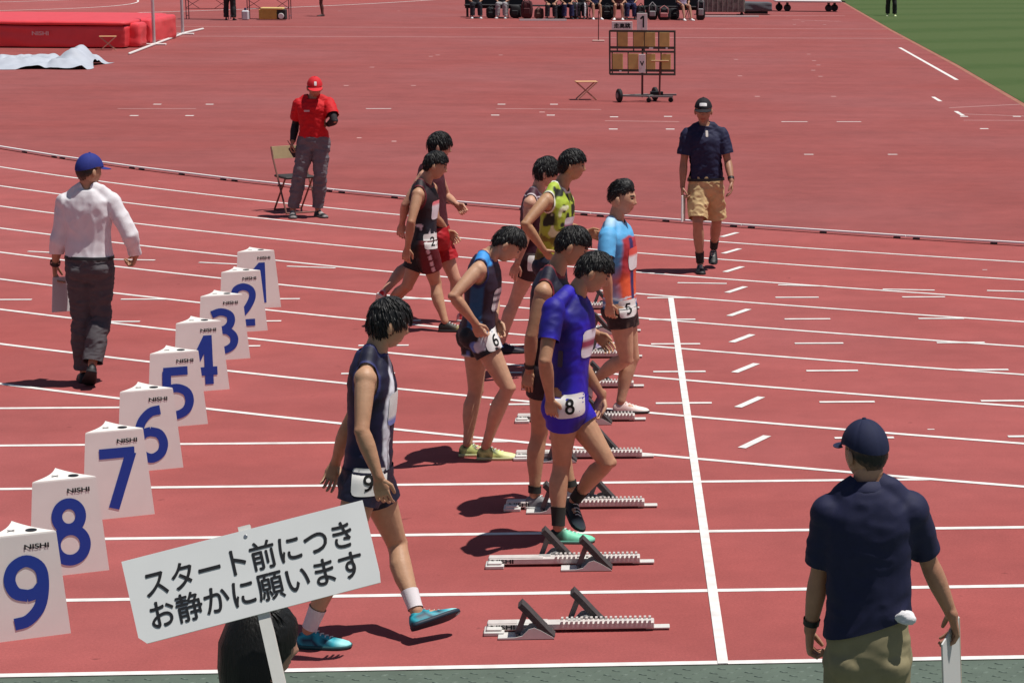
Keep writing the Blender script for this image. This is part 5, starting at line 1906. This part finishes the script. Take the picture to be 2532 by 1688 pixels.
# ------------------------------------------------------------------ message board on a stick
BC = Vector((-1.5548, -4.1980, 1.7016))
BU = Vector((.96956, .09958, .22367)).normalized()
BN = Vector((0, -math.cos(math.radians(24)), math.sin(math.radians(24))))
BN = (BN - BU * BN.dot(BU)).normalized()
BV = BN.cross(BU)
SB = empty('message_board', BC, 'pale grey board on a white stick with two lines of black Japanese writing', 'sign')
pw, ph = .3495, .1240
poly = [(-pw + .002, -ph + .022), (-pw + .022, -ph), (pw - .004, -ph), (pw, -ph + .03), (pw, ph), (-pw, ph)]
def brd(x, y, z=0.0):
    return tuple(BU * x + BV * y + BN * z)
pb = MB()
n_ = len(poly)
pb.add([brd(x, y, .004) for x, y in poly] + [brd(x, y, -.004) for x, y in poly], [list(range(n_)), list(range(n_, 2 * n_))[::-1]] + [[i, n_ + i, n_ + (i + 1) % n_, (i + 1) % n_] for i in range(n_)])
pan = pb.build('panel', mat('sign_panel', (.74, .74, .73), rough=.55, noise=.025, nscale=6), SB)
for txt, x0, y0, wd, ht in (('スタート前につき', .000, .040, .600, .084), ('お静かに願います', .004, -.052, .612, .084)):
    W, TF = text_mesh(txt, ht, .015, wd)
    mesh_obj('lettering', [brd(x + x0, y + y0, .0055 + e) for x, y, e in W], TF, BLACK, pan, False)
MB().bar(brd(.004, .139, -.016), brd(.004, -.95, -.016), .034, .022, up=BN).build('stick', mat('stick_white', (.66, .64, .60), rough=.5, noise=.06, nscale=15), SB)
MB().disc(brd(.004, .105, .004), BN, .006, .003, 10).build('bolt', mat('bolt', (.5, .5, .5), rough=.3, metal=.8), pan)

# ------------------------------------------------------------------ chairs and stools
STEEL = mat('dark_red_steel', (.12, .035, .035), rough=.5)
TAN = mat('tan_vinyl', (.46, .36, .20), rough=.6, noise=.08, nscale=12)
FRAME = mat('chair_frame', (.20, .09, .07), rough=.45)
def folding_chair(loc, rz, label, back=TAN, seat=mat('dark_seat', (.035, .03, .03), rough=.7), frame=FRAME, group=None):
    """faces +x; back at -x"""
    t = empty('folding_chair', loc, label, 'chair', group, rz)
    for sy in (-.20, .20):
        MB().tube([(.22, sy, .012), (-.02, sy, .42), (-.16, sy, .66), (-.20, sy, .78)], [.0115] * 4, 7).build('frame_leg', frame, t)
        MB().tube([(-.22, sy * .88, .012), (.16, sy * .88, .43)], [.0115] * 2, 7).build('rear_leg', frame, t)
    MB().tube([(.22, -.2, .012), (.22, .2, .012)], [.010] * 2, 6).tube([(-.22, -.176, .012), (-.22, .176, .012)], [.010] * 2, 6).build('foot_rail', frame, t)
    MB().box((.02, 0, .435), (.38, .38, .030), bev=.010).build('seat', seat, t)
    V = []; F = []
    for k in range(7):
        y = -.20 + .40 * k / 6
        bow = -.02 * math.cos(math.pi * (k / 6 - .5))
        for (dx, z) in ((0, .64), (.018, .64), (-.018 + .018, .79), (-.018, .79)):
            V.append((-.185 + bow + dx, y, z))
        if k:
            for q in range(4):
                F.append([4 * k - 4 + q, 4 * k - 4 + (q + 1) % 4, 4 * k + (q + 1) % 4, 4 * k + q])
    F += [[0, 1, 2, 3], [27, 26, 25, 24]]
    mesh_obj('backrest', V, F, back, t, False)
    return t
folding_chair((-4.46, 17.62, 0), math.radians(-60), 'folding chair with tan backrest and dark seat beside the official in red')

def camp_stool(loc, rz, label, m, leg):
    t = empty('folding_stool', loc, label, 'stool', 'small folding stools left on the infield', rz)
    MB().box((0, 0, .365), (.44, .30, .018), bev=.006).build('seat', m, t)
    for sy in (-.14, .14):
        for sx in (-1, 1):
            MB().bar((sx * .20, sy * (1.0 if sx > 0 else .86), .355), (-sx * .19, sy * (1.0 if sx > 0 else .86), .008), .022, .022).build('leg', leg, t)
    MB().bar((.19, -.14, .012), (.19, .14, .012), .018, .018).bar((-.19, -.12, .012), (-.19, .12, .012), .018, .018).build('stretcher', leg, t)
    return t
WOOD = mat('stool_orange', (.62, .33, .16), rough=.6, noise=.08, nscale=20)
SLEG = mat('stool_leg', (.55, .28, .20), rough=.5)
camp_stool((-1.135, 35.7, 0), math.radians(8), 'small orange folding stool left of the wheeled results board', WOOD, SLEG)
camp_stool((-14.05, 52.0, 0), math.radians(10), 'small orange folding stool against the red landing mat', WOOD, SLEG)

# ------------------------------------------------------------------ wheeled results board
SBX, SBY = 0.0, 35.3
t = empty('results_board', (SBX, SBY, 0), 'wheeled results board with two rows of tan panels and a numeral 1 on top', 'scoreboard')
DG = mat('board_frame', (.075, .078, .060), rough=.5)
DR = mat('board_post', (.13, .035, .035), rough=.5)
TANP = mat('board_panel', (.60, .43, .15), rough=.6, noise=.12, nscale=6)
WPN = mat('board_white', (.78, .74, .72), rough=.5)
def bx(c): return -.657 + (c - 710) * .001252
def bz(c): return 1.40 - (c - 350) * .001305
fr = MB()
for z in (1.402, .995, .545): fr.box((0, 0, z), (1.32, .05, .040))
fr.box((0, .0, 1.075), (1.28, .03, .05)).box((0, 0, .62), (1.28, .03, .05))
for c in (712, 1748): fr.box((bx(c), .002, .975), (.035, .046, .86))
fr.build('frame', DG, t)
for z0, cols in ((1, ((832, 0), (1092, 0), (1262, 0), (1492, 0))), (0, ((750, 0), (1005, 0), (1295, 0), (1530, 0)))):
    for c, _ in cols:
        MB().box((bx(c), .004, 1.20 if z0 else .77), (.026, .036, .42 if z0 else .42)).build('divider', DG, t)
for (a, b, z0, z1) in ((855, 985, 1.385, 1.10), (1105, 1240, 1.385, 1.10), (1285, 1420, 1.385, 1.10), (1520, 1650, 1.385, 1.10), (770, 905, .955, .645), (1020, 1150, .955, .645), (1310, 1425, .955, .645), (1550, 1670, .955, .645)):
    MB().box(((bx(a) + bx(b)) / 2, -.012, (z0 + z1) / 2), ((bx(b) - bx(a)) * 1.24, .030, z0 - z1), bev=.006).build('panel', TANP, t)
for c, z in ((1370, 1.066), (1620, 1.068), (880, .606)):
    MB().box((bx(c), -.028, z), (.085 if c == 1370 else .045, .012, .030)).build('tab', WPN, t)
def plate(c0, c1, z0, z1, txt, size, wd, name):
    o = MB().box(((bx(c0) + bx(c1)) / 2, -.030, (z0 + z1) / 2), (bx(c1) - bx(c0), .016, z1 - z0), bev=.004).build(name, WPN, t)
    W, TF = text_mesh(txt, size, .045, wd)
    mesh_obj('lettering', [((bx(c0) + bx(c1)) / 2 + x, -.041 - e, (z0 + z1) / 2 + z) for x, z, e in W], TF, BLACK, o, False)
plate(745, 1075, 1.425, 1.590, '走高跳', .105, .335, 'event_plate')
plate(1145, 1310, 1.425, 1.760, '1', .235, .085, 'number_plate')
plate(1172, 1278, .575, .945, 'V', .10, .085, 'digit_plate')
MB().tube([(-.01, .03, .10), (.005, .03, 1.5)], [.022, .020], 8).build('post', DR, t)
MB().tube([(.335, -.05, .13), (.350, -.05, .80)], [.020, .018], 8).build('handle_post', DR, t)
MB().box((.345, -.06, .815), (.36, .035, .032), bev=.008).build('handle_bar', mat('handle_wood', (.52, .30, .15), rough=.6), t)
MB().bar((-.50, -.20, .13), (.60, -.20, .115), .05, .035).bar((-.02, .10, .125), (.68, .06, .135), .05, .035).bar((.10, -.25, .12), (.34, .28, .12), .05, .035).bar((-.50, -.20, .13), (.1, .30, .12), .045, .03).build('base_frame', mat('base_grey', (.26, .25, .24), rough=.5), t)
MB().box((.28, .05, .165), (.26, .2, .06)).build('ballast', DARK, t)
for (x, y, r) in ((-.47, -.22, .135), (.25, .30, .135)):
    wobj = MB().disc((x, y, r), (1, .35, 0), r, .075).build('wheel', DARK, t)
    MB().disc((x - .03, y - .012, r), (1, .35, 0), r * .45, .04, 14).build('hub', mat('hub_grey', (.22, .2, .2), rough=.5), wobj)
for (x, y) in ((.12, -.27), (.56, -.16)):
    wobj = MB().disc((x, y, .05), (.3, 1, 0), .05, .045, 14).build('caster', DARK, t)
    MB().bar((x, y, .05), (x, y + .0, .115), .03, .03).build('fork', DG, wobj)

# lone flag pole on a small base
t = empty('marker_pole', (-1.07, 58.4, 0), 'thin dark pole on a small pale base left of the results board', 'pole')
MB().tube([(0, 0, .03), (.01, 0, .90)], [.016, .014], 7).build('pole', STEEL, t)
MB().box((0, 0, .02), (.36, .30, .04), bev=.01).build('base', mat('base_pink', (.55, .34, .30), rough=.7), t)

# ------------------------------------------------------------------ high jump area
REDV = mat('mat_vinyl', (.80, .065, .078), rough=.36, spec=.45, noise=.06, nscale=3, bump=.12, bscale=9)
t = empty('landing_mat', (-16.9, 55.6, 0), 'long bright red vinyl landing mat for the high jump', 'landing mat')
def cushion(x0, x1, y0, y1, z0, z1, seed, nx=46, ny=20, nz=12, amp=.030):
    V = []; F = []
    def shell(fn, a, b):
        n0 = len(V)
        for i in range(a + 1):
            for j in range(b + 1):
                V.append(fn(i / a, j / b))
        for i in range(a):
            for j in range(b):
                p = n0 + i * (b + 1) + j
                F.append([p, p + b + 1, p + b + 2, p + 1])
    shell(lambda u, v: (x0 + (x1 - x0) * u, y0, z0 + (z1 - z0) * v), nx, nz)
    shell(lambda u, v: (x1, y0 + (y1 - y0) * u, z0 + (z1 - z0) * v), ny, nz)
    shell(lambda u, v: (x1 + (x0 - x1) * u, y1, z0 + (z1 - z0) * v), nx, nz)
    shell(lambda u, v: (x0, y1 + (y0 - y1) * u, z0 + (z1 - z0) * v), ny, nz)
    shell(lambda u, v: (x0 + (x1 - x0) * u, y0 + (y1 - y0) * v, z1), nx, ny)
    V = np.array(V)
    c = np.array([(x0 + x1) / 2, (y0 + y1) / 2, (z0 + z1) / 2]); h = np.array([(x1 - x0) / 2, (y1 - y0) / 2, (z1 - z0) / 2])
    e = (V - c) / h
    r = np.linalg.norm(e * np.array([1, 1, .0]), axis=1)
    # rounded edges and sagging folds
    k = np.array([.10, .10, .08]) / h
    q = np.maximum(np.abs(e) - (1 - k), 0) / k
    L = np.linalg.norm(q, axis=1)
    s = np.where(L > 1, 1 / np.maximum(L, 1e-6), 1)
    e2 = np.sign(e) * (np.minimum(np.abs(e), 1 - k) + q * s[:, None] * k)
    V = c + e2 * h
    sl = np.stack([V[:, 0] * .75 + V[:, 2] * 1.8, V[:, 1] * .8, V[:, 2] * 1.2 - V[:, 0] * .2], 1)
    w = vnoise(sl * 1.6, seed) + .6 * vnoise(sl * 3.6, seed + 3)
    side = np.abs(e[:, 2]) < .999
    V = V + (np.sign(e) * (np.abs(e) > .999)) * (amp * w * np.where(side, 1.0, .5))[:, None] * np.array([1, 1, .6])
    return V, F
V, F = cushion(-3.2, 3.17, -2.9, 2.9, 0, .62, 3)
b_ = mesh_obj('base_cushion', V, F, REDV, t, True)
V, F = cushion(-3.22, 3.2, -2.95, 2.95, .60, .74, 9, amp=.022)
mesh_obj('top_pad', V, F, REDV, t, True)
V, F = cushion(3.05, 3.42, -2.35, -1.35, 0, .66, 14, 8, 14, 10, amp=.03)
mesh_obj('end_cushion', V, F, REDV, t, True)
V, F = cushion(3.05, 3.46, -.95, 2.9, 0, .70, 18, 8, 26, 10, amp=.03)
mesh_obj('end_cushion', V, F, REDV, t, True)
W, TF = text_mesh('NISHI', .11, .03, .44)
mesh_obj('lettering', [(x + .95, -2.985 - e, z + .40) for x, z, e in W], TF, mat('mat_print', (.66, .42, .42), rough=.6), t, False)

SILV = mat('upright_silver', (.56, .52, .53), rough=.4, metal=.3)
WHITEP = mat('white_enamel', (.74, .70, .68), rough=.5)
for i, (x, y, lab) in enumerate(((-13.36, 54.6, 'silver high jump upright nearer to the camera at the corner of the red mat'), (-13.66, 60.5, 'silver high jump upright farther away behind the red mat'))):
    t = empty('jump_upright', (x, y, 0), lab, 'upright', 'high jump uprights')
    MB().tube([(0, 0, .03), (0, 0, 2.3)], [.045, .045], 10).build('post', SILV, t)
    MB().box((.02, -.02, .025), (.62, .16, .05), bev=.012).box((0, 0, .03), (.14, .5, .05), bev=.012).build('base', WHITEP, t)
    MB().box((0, -.045, 1.75), (.06, .05, .12), bev=.01).build('bar_rest', SILV, t)
cb = MB().tube([(-13.07, 49.9, .03), (-13.36, 55.2, .035), (-13.66, 60.7, .035), (-13.60, 63.6, .03)], [.035] * 4, 8).build('crossbar', WHITEP)
tag(cb, 'long white crossbar lying on the track at the feet of the uprights', 'crossbar')

# crumpled white tarpaulin in front of the mat
nx, ny = 90, 26
X0, X1, Y0, Y1 = -17.4, -12.85, 43.8, 46.4
V = []; F = []
for i in range(nx + 1):
    for j in range(ny + 1):
        u, v = i / nx, j / ny
        V.append((X0 + (X1 - X0) * u + .10 * math.sin(v * 7 + 1), Y0 + (Y1 - Y0) * v + .10 * math.sin(u * 19) + .45 * max(0, u - .62), 0))
for i in range(nx):
    for j in range(ny):
        p = i * (ny + 1) + j
        F.append([p, p + ny + 1, p + ny + 2, p + 1])
V = np.array(V)
u = (V[:, 0] - X0) / (X1 - X0); v = (V[:, 1] - Y0) / (Y1 - Y0)
edge = np.clip(np.minimum(np.minimum(u, 1 - u) * 9, np.minimum(v, 1 - v) * 3.2), 0, 1) ** .5
hgt = .14 + .13 * (1 - np.abs(vnoise(V * np.array([.9, 2.2, 1]), 3)) * 1.7) + .08 * vnoise(V * np.array([3, 5, 1]), 6) + .07 * vnoise(V * np.array([6, 8, 1]), 8) + .30 * np.exp(-((u - .91) / .07) ** 2 - ((v - .62) / .3) ** 2) - .10 * np.exp(-((u - .80) / .02) ** 2)
V[:, 2] = .008 + np.maximum(hgt, .01) * edge
tp = mesh_obj('tarpaulin', V, F, mat('tarpaulin_white', (.45, .48, .55), rough=.6, noise=.05, nscale=3, bump=.5, bscale=6), None, True)
tag(tp, 'crumpled pale tarpaulin lying on the track in front of the red mat', 'tarpaulin')

# ------------------------------------------------------------------ far background: people sitting along the far side
def pose(kind, deg, h=1.0, spread=.11, stretch=0.0, lean=0.0):
    c, s = math.cos(math.radians(deg)), math.sin(math.radians(deg))
    def P(f_, l_, z): return ((c * f_ - s * l_) * h, (s * f_ + c * l_) * h, z * h)
    J = {}
    if kind == 'sit':
        J['neck'] = P(-.05 + lean, 0, 1.05); J['head'] = P(-.01 + lean * 1.3, 0, 1.21); J['chest'] = P(-.03 + lean * .6, 0, .83); J['pelvis'] = P(0, 0, .53)
        for q, sg in (('R', -1), ('L', 1)):
            J['sh' + q] = P(-.04 + lean * .9, sg * .18, .97); J['el' + q] = P(.02 + lean * .7, sg * .24, .70); J['wr' + q] = P(.25, sg * .15, .62); J['tip' + q] = P(.41, sg * .10, .585)
            J['hip' + q] = P(0, sg * .09, .52); J['kn' + q] = P(.40, sg * spread, .53)
            J['an' + q] = P(.40 + stretch, sg * spread * 1.1, .088 / h if stretch < .1 else .088 / h); J['toe' + q] = P(.565 + stretch, sg * spread * 1.3, .025 / h)
    else:
        J['neck'] = P(0, 0, 1.45); J['head'] = P(.04, 0, 1.60); J['chest'] = P(.02, 0, 1.24); J['pelvis'] = P(0, 0, .92)
        for q, sg in (('R', -1), ('L', 1)):
            J['sh' + q] = P(0, sg * .18, 1.37); J['el' + q] = P(-.03, sg * .24, 1.10); J['wr' + q] = P(.04, sg * .24, .86); J['tip' + q] = P(.07, sg * .23, .70)
            J['hip' + q] = P(0, sg * .09, .88); J['kn' + q] = P(.03 * (1 + sg), sg * spread, .48); J['an' + q] = P(.04 * sg - .02, sg * spread * 1.05, .088 / h); J['toe' + q] = P(.04 * sg + .145, sg * spread * 1.25, .025 / h)
    return J
BGS = mat('dark_sport_cloth', (.016, .017, .026), rough=.8)
BGM = mat('maroon_sport_cloth', (.075, .018, .022), rough=.8)
BGB = mat('deep_blue_cloth', (.020, .024, .085), rough=.8)
BGL = mat('lavender_cloth', (.50, .44, .62), rough=.8)
BGG = mat('grey_sport_cloth', (.30, .29, .30), rough=.8)
BGT = mat('striped_track_cloth', (1, 1, 1), rough=.8, attr=True)
BTONE = (.42, .26, .19)
def bgperson(loc, J, label, top, legs, leg_hem, shoe_c, group, face=(-90, 0), sleeve=.7, legcol=None, tone=BTONE):
    f = Fig('bg', label, face=face, tone=tone, vox=.0165, pose=J, loc=loc, group=group, far=True)
    f.body(); f.hair('short')
    f.tee(top, hem=-.02, sleeve=sleeve, inf=.018, flare=.015, wr=(.006, 8))
    if legs is not None:
        f.shorts(legs, hem=leg_hem, waist=.13, inf=.018, flare=.008, straight=.6 if leg_hem > 1 else .2, wr=(.007, 8), name='trousers' if leg_hem > 1 else 'shorts', vox=.0150, colors=legcol(f) if legcol else None)
    for q in 'RL': f.shoe(q, SHOE, WHT_SOLE if shoe_c[0] > 100 else BLK_SOLE, lambda u, h, w: np.tile(C(*shoe_c), (len(u), 1)))
    return f
G2 = 'people sitting on chairs along the far side'
def px(c): return -5.96 + (c - 100) * (2.44 + 5.96) / 1980.0    # spot along the row
YR = 74.2
seats = [
    (170, 'sit', -84, .0, BGS, BGS, 1.95, (210, 205, 210), 'seated athlete in black tracksuit, first on the left of the far row', 0),
    (400, 'sit', -96, .0, BGS, BGG, 1.95, (190, 186, 190), 'seated athlete in black top and grey trousers, second in the far row', 0),
    (820, 'sit', -90, .0, BGS, BGS, 1.95, (30, 30, 34), 'seated athlete all in black, third in the far row', .12),
    (950, 'sit', -82, .0, BGS, BGB, 1.95, (36, 34, 38), 'seated athlete in black top and deep blue trousers, fourth in the far row', .10),
    (1190, 'sit', -78, .10, BGB, BGS, .85, (228, 222, 226), 'seated athlete in dark blue with bare calves, middle of the far row', 0),
    (1400, 'sit', -92, .0, BGM, BGM, .80, (226, 222, 222), 'seated athlete in maroon with bare legs, right of the far row middle', 0),
    (1500, 'sit', -88, .0, BGB, BGB, 1.95, (34, 32, 40), 'seated athlete in deep blue from neck to ankle in the far row', 0),
    (1950, 'sit', -70, .16, BGL, BGS, .7, (238, 230, 232), 'seated athlete in lavender with outstretched bare legs, last of the far row', .05),
]
for i, (c_, kd, dg, st, top, leg, hem, sc, lab, lean) in enumerate(seats):
    x = px(c_)
    y = YR + .25 * math.sin(i * 2.3)
    bgperson((x, y), pose(kd, dg, .98, .13, st, lean), lab, top, leg, hem, sc, G2, face=(dg, 8))
    folding_chair((x, y + .02, 0), math.radians(dg), lab.replace('seated athlete', 'chair under athlete'), back=mat('dark_vinyl', (.05, .045, .05), rough=.6), frame=mat('dark_frame', (.06, .05, .05), rough=.5), group='folding chairs along the far side')
# one more pair of striped legs between the bags
def strp(f):
    def fn(V):
        ph = np.zeros(len(V))
        tr, dr = f.near(V, 'R', 'leg'); tl, dl = f.near(V, 'L', 'leg')
        lat = np.where(dr < dl, -((V - f.J['knR']) @ f.l_hip), (V - f.J['knL']) @ f.l_hip)
        return mix(C(24, 24, 34), C(206, 204, 212), step(lat, .035, .01))
    return fn
bgperson((px(1080), YR + .3), pose('sit', -94, .98, .10), 'seated athlete in black trousers with white side stripes in the far row', BGS, BGT, 1.95, (34, 34, 40), G2, face=(-94, 5), legcol=strp)
folding_chair((px(1080), YR + .32, 0), math.radians(-94), 'chair under athlete in white-striped black trousers in the far row', back=mat('dark_vinyl', (.05, .045, .05)), frame=mat('dark_frame', (.06, .05, .05)), group='folding chairs along the far side')

bn = MB(); sc = MB()
t = empty('team_bench', (0, 0, 0), 'long dark bench with a low dark back screen behind the seated far row', 'bench')
for i in range(4):
    x0 = px(60 + 520 * i); x1 = px(60 + 520 * i + 505)
    MB().box(((x0 + x1) / 2, YR + .95, .44), (x1 - x0, .42, .05), bev=.01).build('bench_seat', mat('bench_dark', (.03, .026, .03), rough=.7), t)
    if i != 1: MB().box(((x0 + x1) / 2, YR + 1.18, .62), (x1 - x0 - (.5 if i == 2 else 0), .04, .62), bev=.01).build('back_screen', mat('bench_screen', (.018, .017, .024), rough=.8), t)
    for x in (x0 + .1, x1 - .1):
        MB().box((x, YR + .95, .21), (.06, .40, .42)).build('leg', DARK, t)
# kit bags between them
def kit_bag(loc, dims, m, label, seed, strap=True, trim=None):
    w, d, h = dims
    V, F = ellipsoid((0, 0, 0), (1, 1, 1), None, 28, 18)
    V = np.sign(V) * np.abs(V) ** .55
    V = V * np.array([w / 2, d / 2, h / 2]) + np.array([0, 0, h / 2])
    V = V + (vnoise(V * 7, seed) * .025)[:, None] * np.array([1, 1, .6])
    V[:, 2] = np.maximum(V[:, 2], .004)
    t = empty('kit_bag', loc, label, 'bag', 'kit bags on the ground along the far side')
    mesh_obj('bag_body', V, F, m, t, True)
    if strap:
        MB().tube([(-w * .3, -d * .45, h * .55), (-w * .28, -d * .5, h * .95), (0, -d * .4, h * 1.18), (w * .28, -d * .5, h * .95), (w * .3, -d * .45, h * .55)], [.016] * 5, 6).build('strap', trim or BAND, t)
    MB().box((0, -d * .5, h * .42), (w * .55, .05, h * .34), bev=.02).build('pocket', m if trim is None else trim, t)
    return t
BAGK = mat('bag_black', (.014, .014, .017), rough=.7)
PINK = mat('bag_pink', (.55, .22, .22), rough=.7)
GSTR = mat('strap_grey', (.35, .35, .36), rough=.7)
kit_bag((px(610), YR - .1, 0), (.42, .35, .66), BGM, 'upright maroon kit bag between the seated athletes', 2)
kit_bag((px(715), YR - .25, 0), (.34, .3, .38), mat('bag_brown', (.12, .06, .045), rough=.7), 'low brown kit bag beside the maroon one', 4)
kit_bag((px(1590), YR - .1, 0), (.36, .3, .52), BAGK, 'black kit bag right of the athlete in deep blue', 5)
kit_bag((px(1690), YR - .2, 0), (.40, .3, .56), BAGK, 'black kit bag with grey strap next to the pink-pocketed one', 6, True, GSTR)
kit_bag((px(1790), YR - .3, 0), (.50, .34, .46), BAGK, 'black rucksack with a pink pocket facing the camera', 7, True, PINK)
kit_bag((px(2110), YR, 0), (.34, .34, .72), BAGK, 'tall black kit bag beside the athlete in lavender', 8, True, GSTR)
for i, (c_, w_, h_, lab) in enumerate(((300, .34, .40, 'small black kit bag between the first two athletes of the far row'), (505, .40, .5, 'black kit bag left of the upright maroon one'), (885, .36, .46, 'black kit bag between the two athletes left of the middle'),
                                       (1010, .34, .62, 'upright black kit bag just left of the white-striped trousers'), (1300, .46, .5, 'black kit bag right of the athlete with bare calves'), (1875, .40, .42, 'black kit bag just left of the athlete in lavender'))):
    kit_bag((px(c_), YR + .12 * (i % 3), 0), (w_, .32, h_), BAGK, lab, 20 + i, i % 2 == 0)
# white bars lying on the ground
for a, b, lab in (((-4.0, 72.2), (-2.33, 72.45), 'white bar lying on the ground before the middle of the far row'), ((2.55, 76.7), (4.9, 77.3), 'white bar lying on the ground right of the far row')):
    o = MB().bar((a[0], a[1], .035), (b[0], b[1], .035), .10, .06).build('ground_bar', WHITEP)
    tag(o, lab, 'bar', 'white bars lying on the far track')
# grey mesh equipment crate on small wheels
t = empty('equipment_crate', (3.6, 79.4, 0), 'grey mesh equipment crate right of the far row', 'crate')
MB().box((0, 0, .42), (1.75, .8, .62), bev=.03).build('bin', mat('crate_grey', (.20, .19, .17), rough=.8, noise=.45, nscale=7), t)
for k in range(9): MB().box((-.8 + .2 * k, -.412, .42), (.03, .03, .6)).build('slat', mat('crate_slat', (.34, .32, .29), rough=.7), t)
for x in (-.75, .75): MB().disc((x, -.3, .06), (0, 1, 0), .06, .05, 12).build('wheel', DARK, t)
t2 = empty('equipment_cover', (4.95, 79.8, 0), 'low dark grey covered bundle beside the mesh crate', 'bundle')
V, F = cushion(-.6, .6, -.4, .4, .12, .5, 5, 12, 8, 6, amp=.05); mesh_obj('cover', V, F, mat('cover_grey', (.10, .10, .115), rough=.7), t2, True)
MB().box((0, 0, .09), (.9, .6, .10)).build('pallet', DARK, t2)
# white wheeled trolley
t = empty('trolley', (7.3, 83.6, 0), 'white flat trolley on black wheels at the corner of the grass', 'trolley')
MB().box((0, 0, .42), (2.75, .95, .10), bev=.03).build('deck', WHITEP, t)
MB().box((0, .1, .62), (2.2, .6, .3), bev=.05).build('load', mat('load_white', (.62, .60, .60), rough=.7, noise=.15, nscale=2), t)
for x in (-1.15, -.85, .85, 1.15):
    wb = MB().disc((x, -.32 if abs(x) < 1 else .25, .15), (0, 1, 0), .15, .10, 14).build('wheel', DARK, t)
    MB().box((x, -.32 if abs(x) < 1 else .25, .30), (.10, .10, .16)).build('fork', DARK, wb)
MB().tube([(1.35, 0, .44), (1.55, 0, .40)], [.03, .03], 7).build('tow_bar', DARK, t)

# person standing on the grass, standing pair on the left
BLKLEG = mat('black_tights', (.014, .014, .016), rough=.7)
bgperson((10.27, 79.3), pose('stand', -95, 1.0, .13), 'person in black tights and pale yellow shoes standing on the grass', BGS, BLKLEG, 1.95, (214, 226, 160), None, face=(-95, 8))
bgperson((-13.9, 70.6), pose('stand', 88, 1.0, .13), 'person in black trousers standing among the tables at upper left', BGS, BLKLEG, 1.95, (28, 26, 30), None, face=(88, 8))
bgperson((-11.26, 74.6), pose('stand', 200, .97, .10), 'bare-legged dark-skinned athlete standing alone right of the tables', BGM, BGM, .5, (60, 22, 26), None, face=(200, 4), tone=(.10, .04, .035))
t = empty('water_container', (-13.42, 70.9, 0), 'pale translucent water container beside the person in black trousers', 'container')
MB().box((0, 0, .17), (.24, .24, .34), bev=.04).build('jug', mat('jug_white', (.62, .62, .66), rough=.4), t)
MB().tube([(0, 0, .34), (0, 0, .39)], [.04, .04], 8).build('jug_cap', BGB, t)
# yellow wheeled chest
t = empty('wheeled_chest', (-12.55, 71.2, 0), 'yellow box with a white wheel and dark end under the folding table', 'box')
MB().box((-.12, 0, .20), (.62, .42, .34), bev=.02).build('case', mat('case_yellow', (.55, .36, .08), rough=.6, noise=.1, nscale=5), t)
MB().box((.02, 0, .40), (.78, .46, .07), bev=.02).build('lid', mat('lid_yellow', (.70, .52, .20), rough=.6), t)
MB().box((.34, 0, .20), (.30, .42, .34), bev=.02).build('end_panel', DARK, t)
MB().disc((.34, -.235, .15), (0, 1, 0), .10, .05, 16).build('wheel', WHITEP, t)
# folding tables
LEGM = mat('table_leg', (.16, .09, .11), rough=.5)
TOPM = mat('table_top', (.55, .50, .46), rough=.6)
for i, (x, y, lab) in enumerate(((-14.75, 71.3, 'folding table with thin crossed legs left of the person in black trousers'), (-12.75, 71.9, 'folding table with thin crossed legs over the yellow box'))):
    t = empty('folding_table', (x, y, 0), lab, 'table', 'folding tables at upper left')
    MB().box((0, 0, .72), (1.7, .6, .04), bev=.01).build('table_top', TOPM, t)
    for sx in (-.72, .72):
        for sy in (-.25, .25):
            MB().tube([(sx, sy, .70), (sx, sy, .01)], [.016, .016], 6).build('leg', LEGM, t)
        MB().tube([(sx, -.25, .12), (sx, .25, .12)], [.012, .012], 6).build('leg_brace', LEGM, t)
        MB().tube([(sx, -.25, .40), (sx * .35, -.1, .70)], [.010, .010], 6).tube([(sx, -.25, .70), (sx * .35, -.25, .38)], [.010, .010], 6).build('stay', LEGM, t)
    MB().tube([(-.72, -.25, .38), (.72, -.25, .38)], [.011, .011], 6).build('stretcher', LEGM, t)
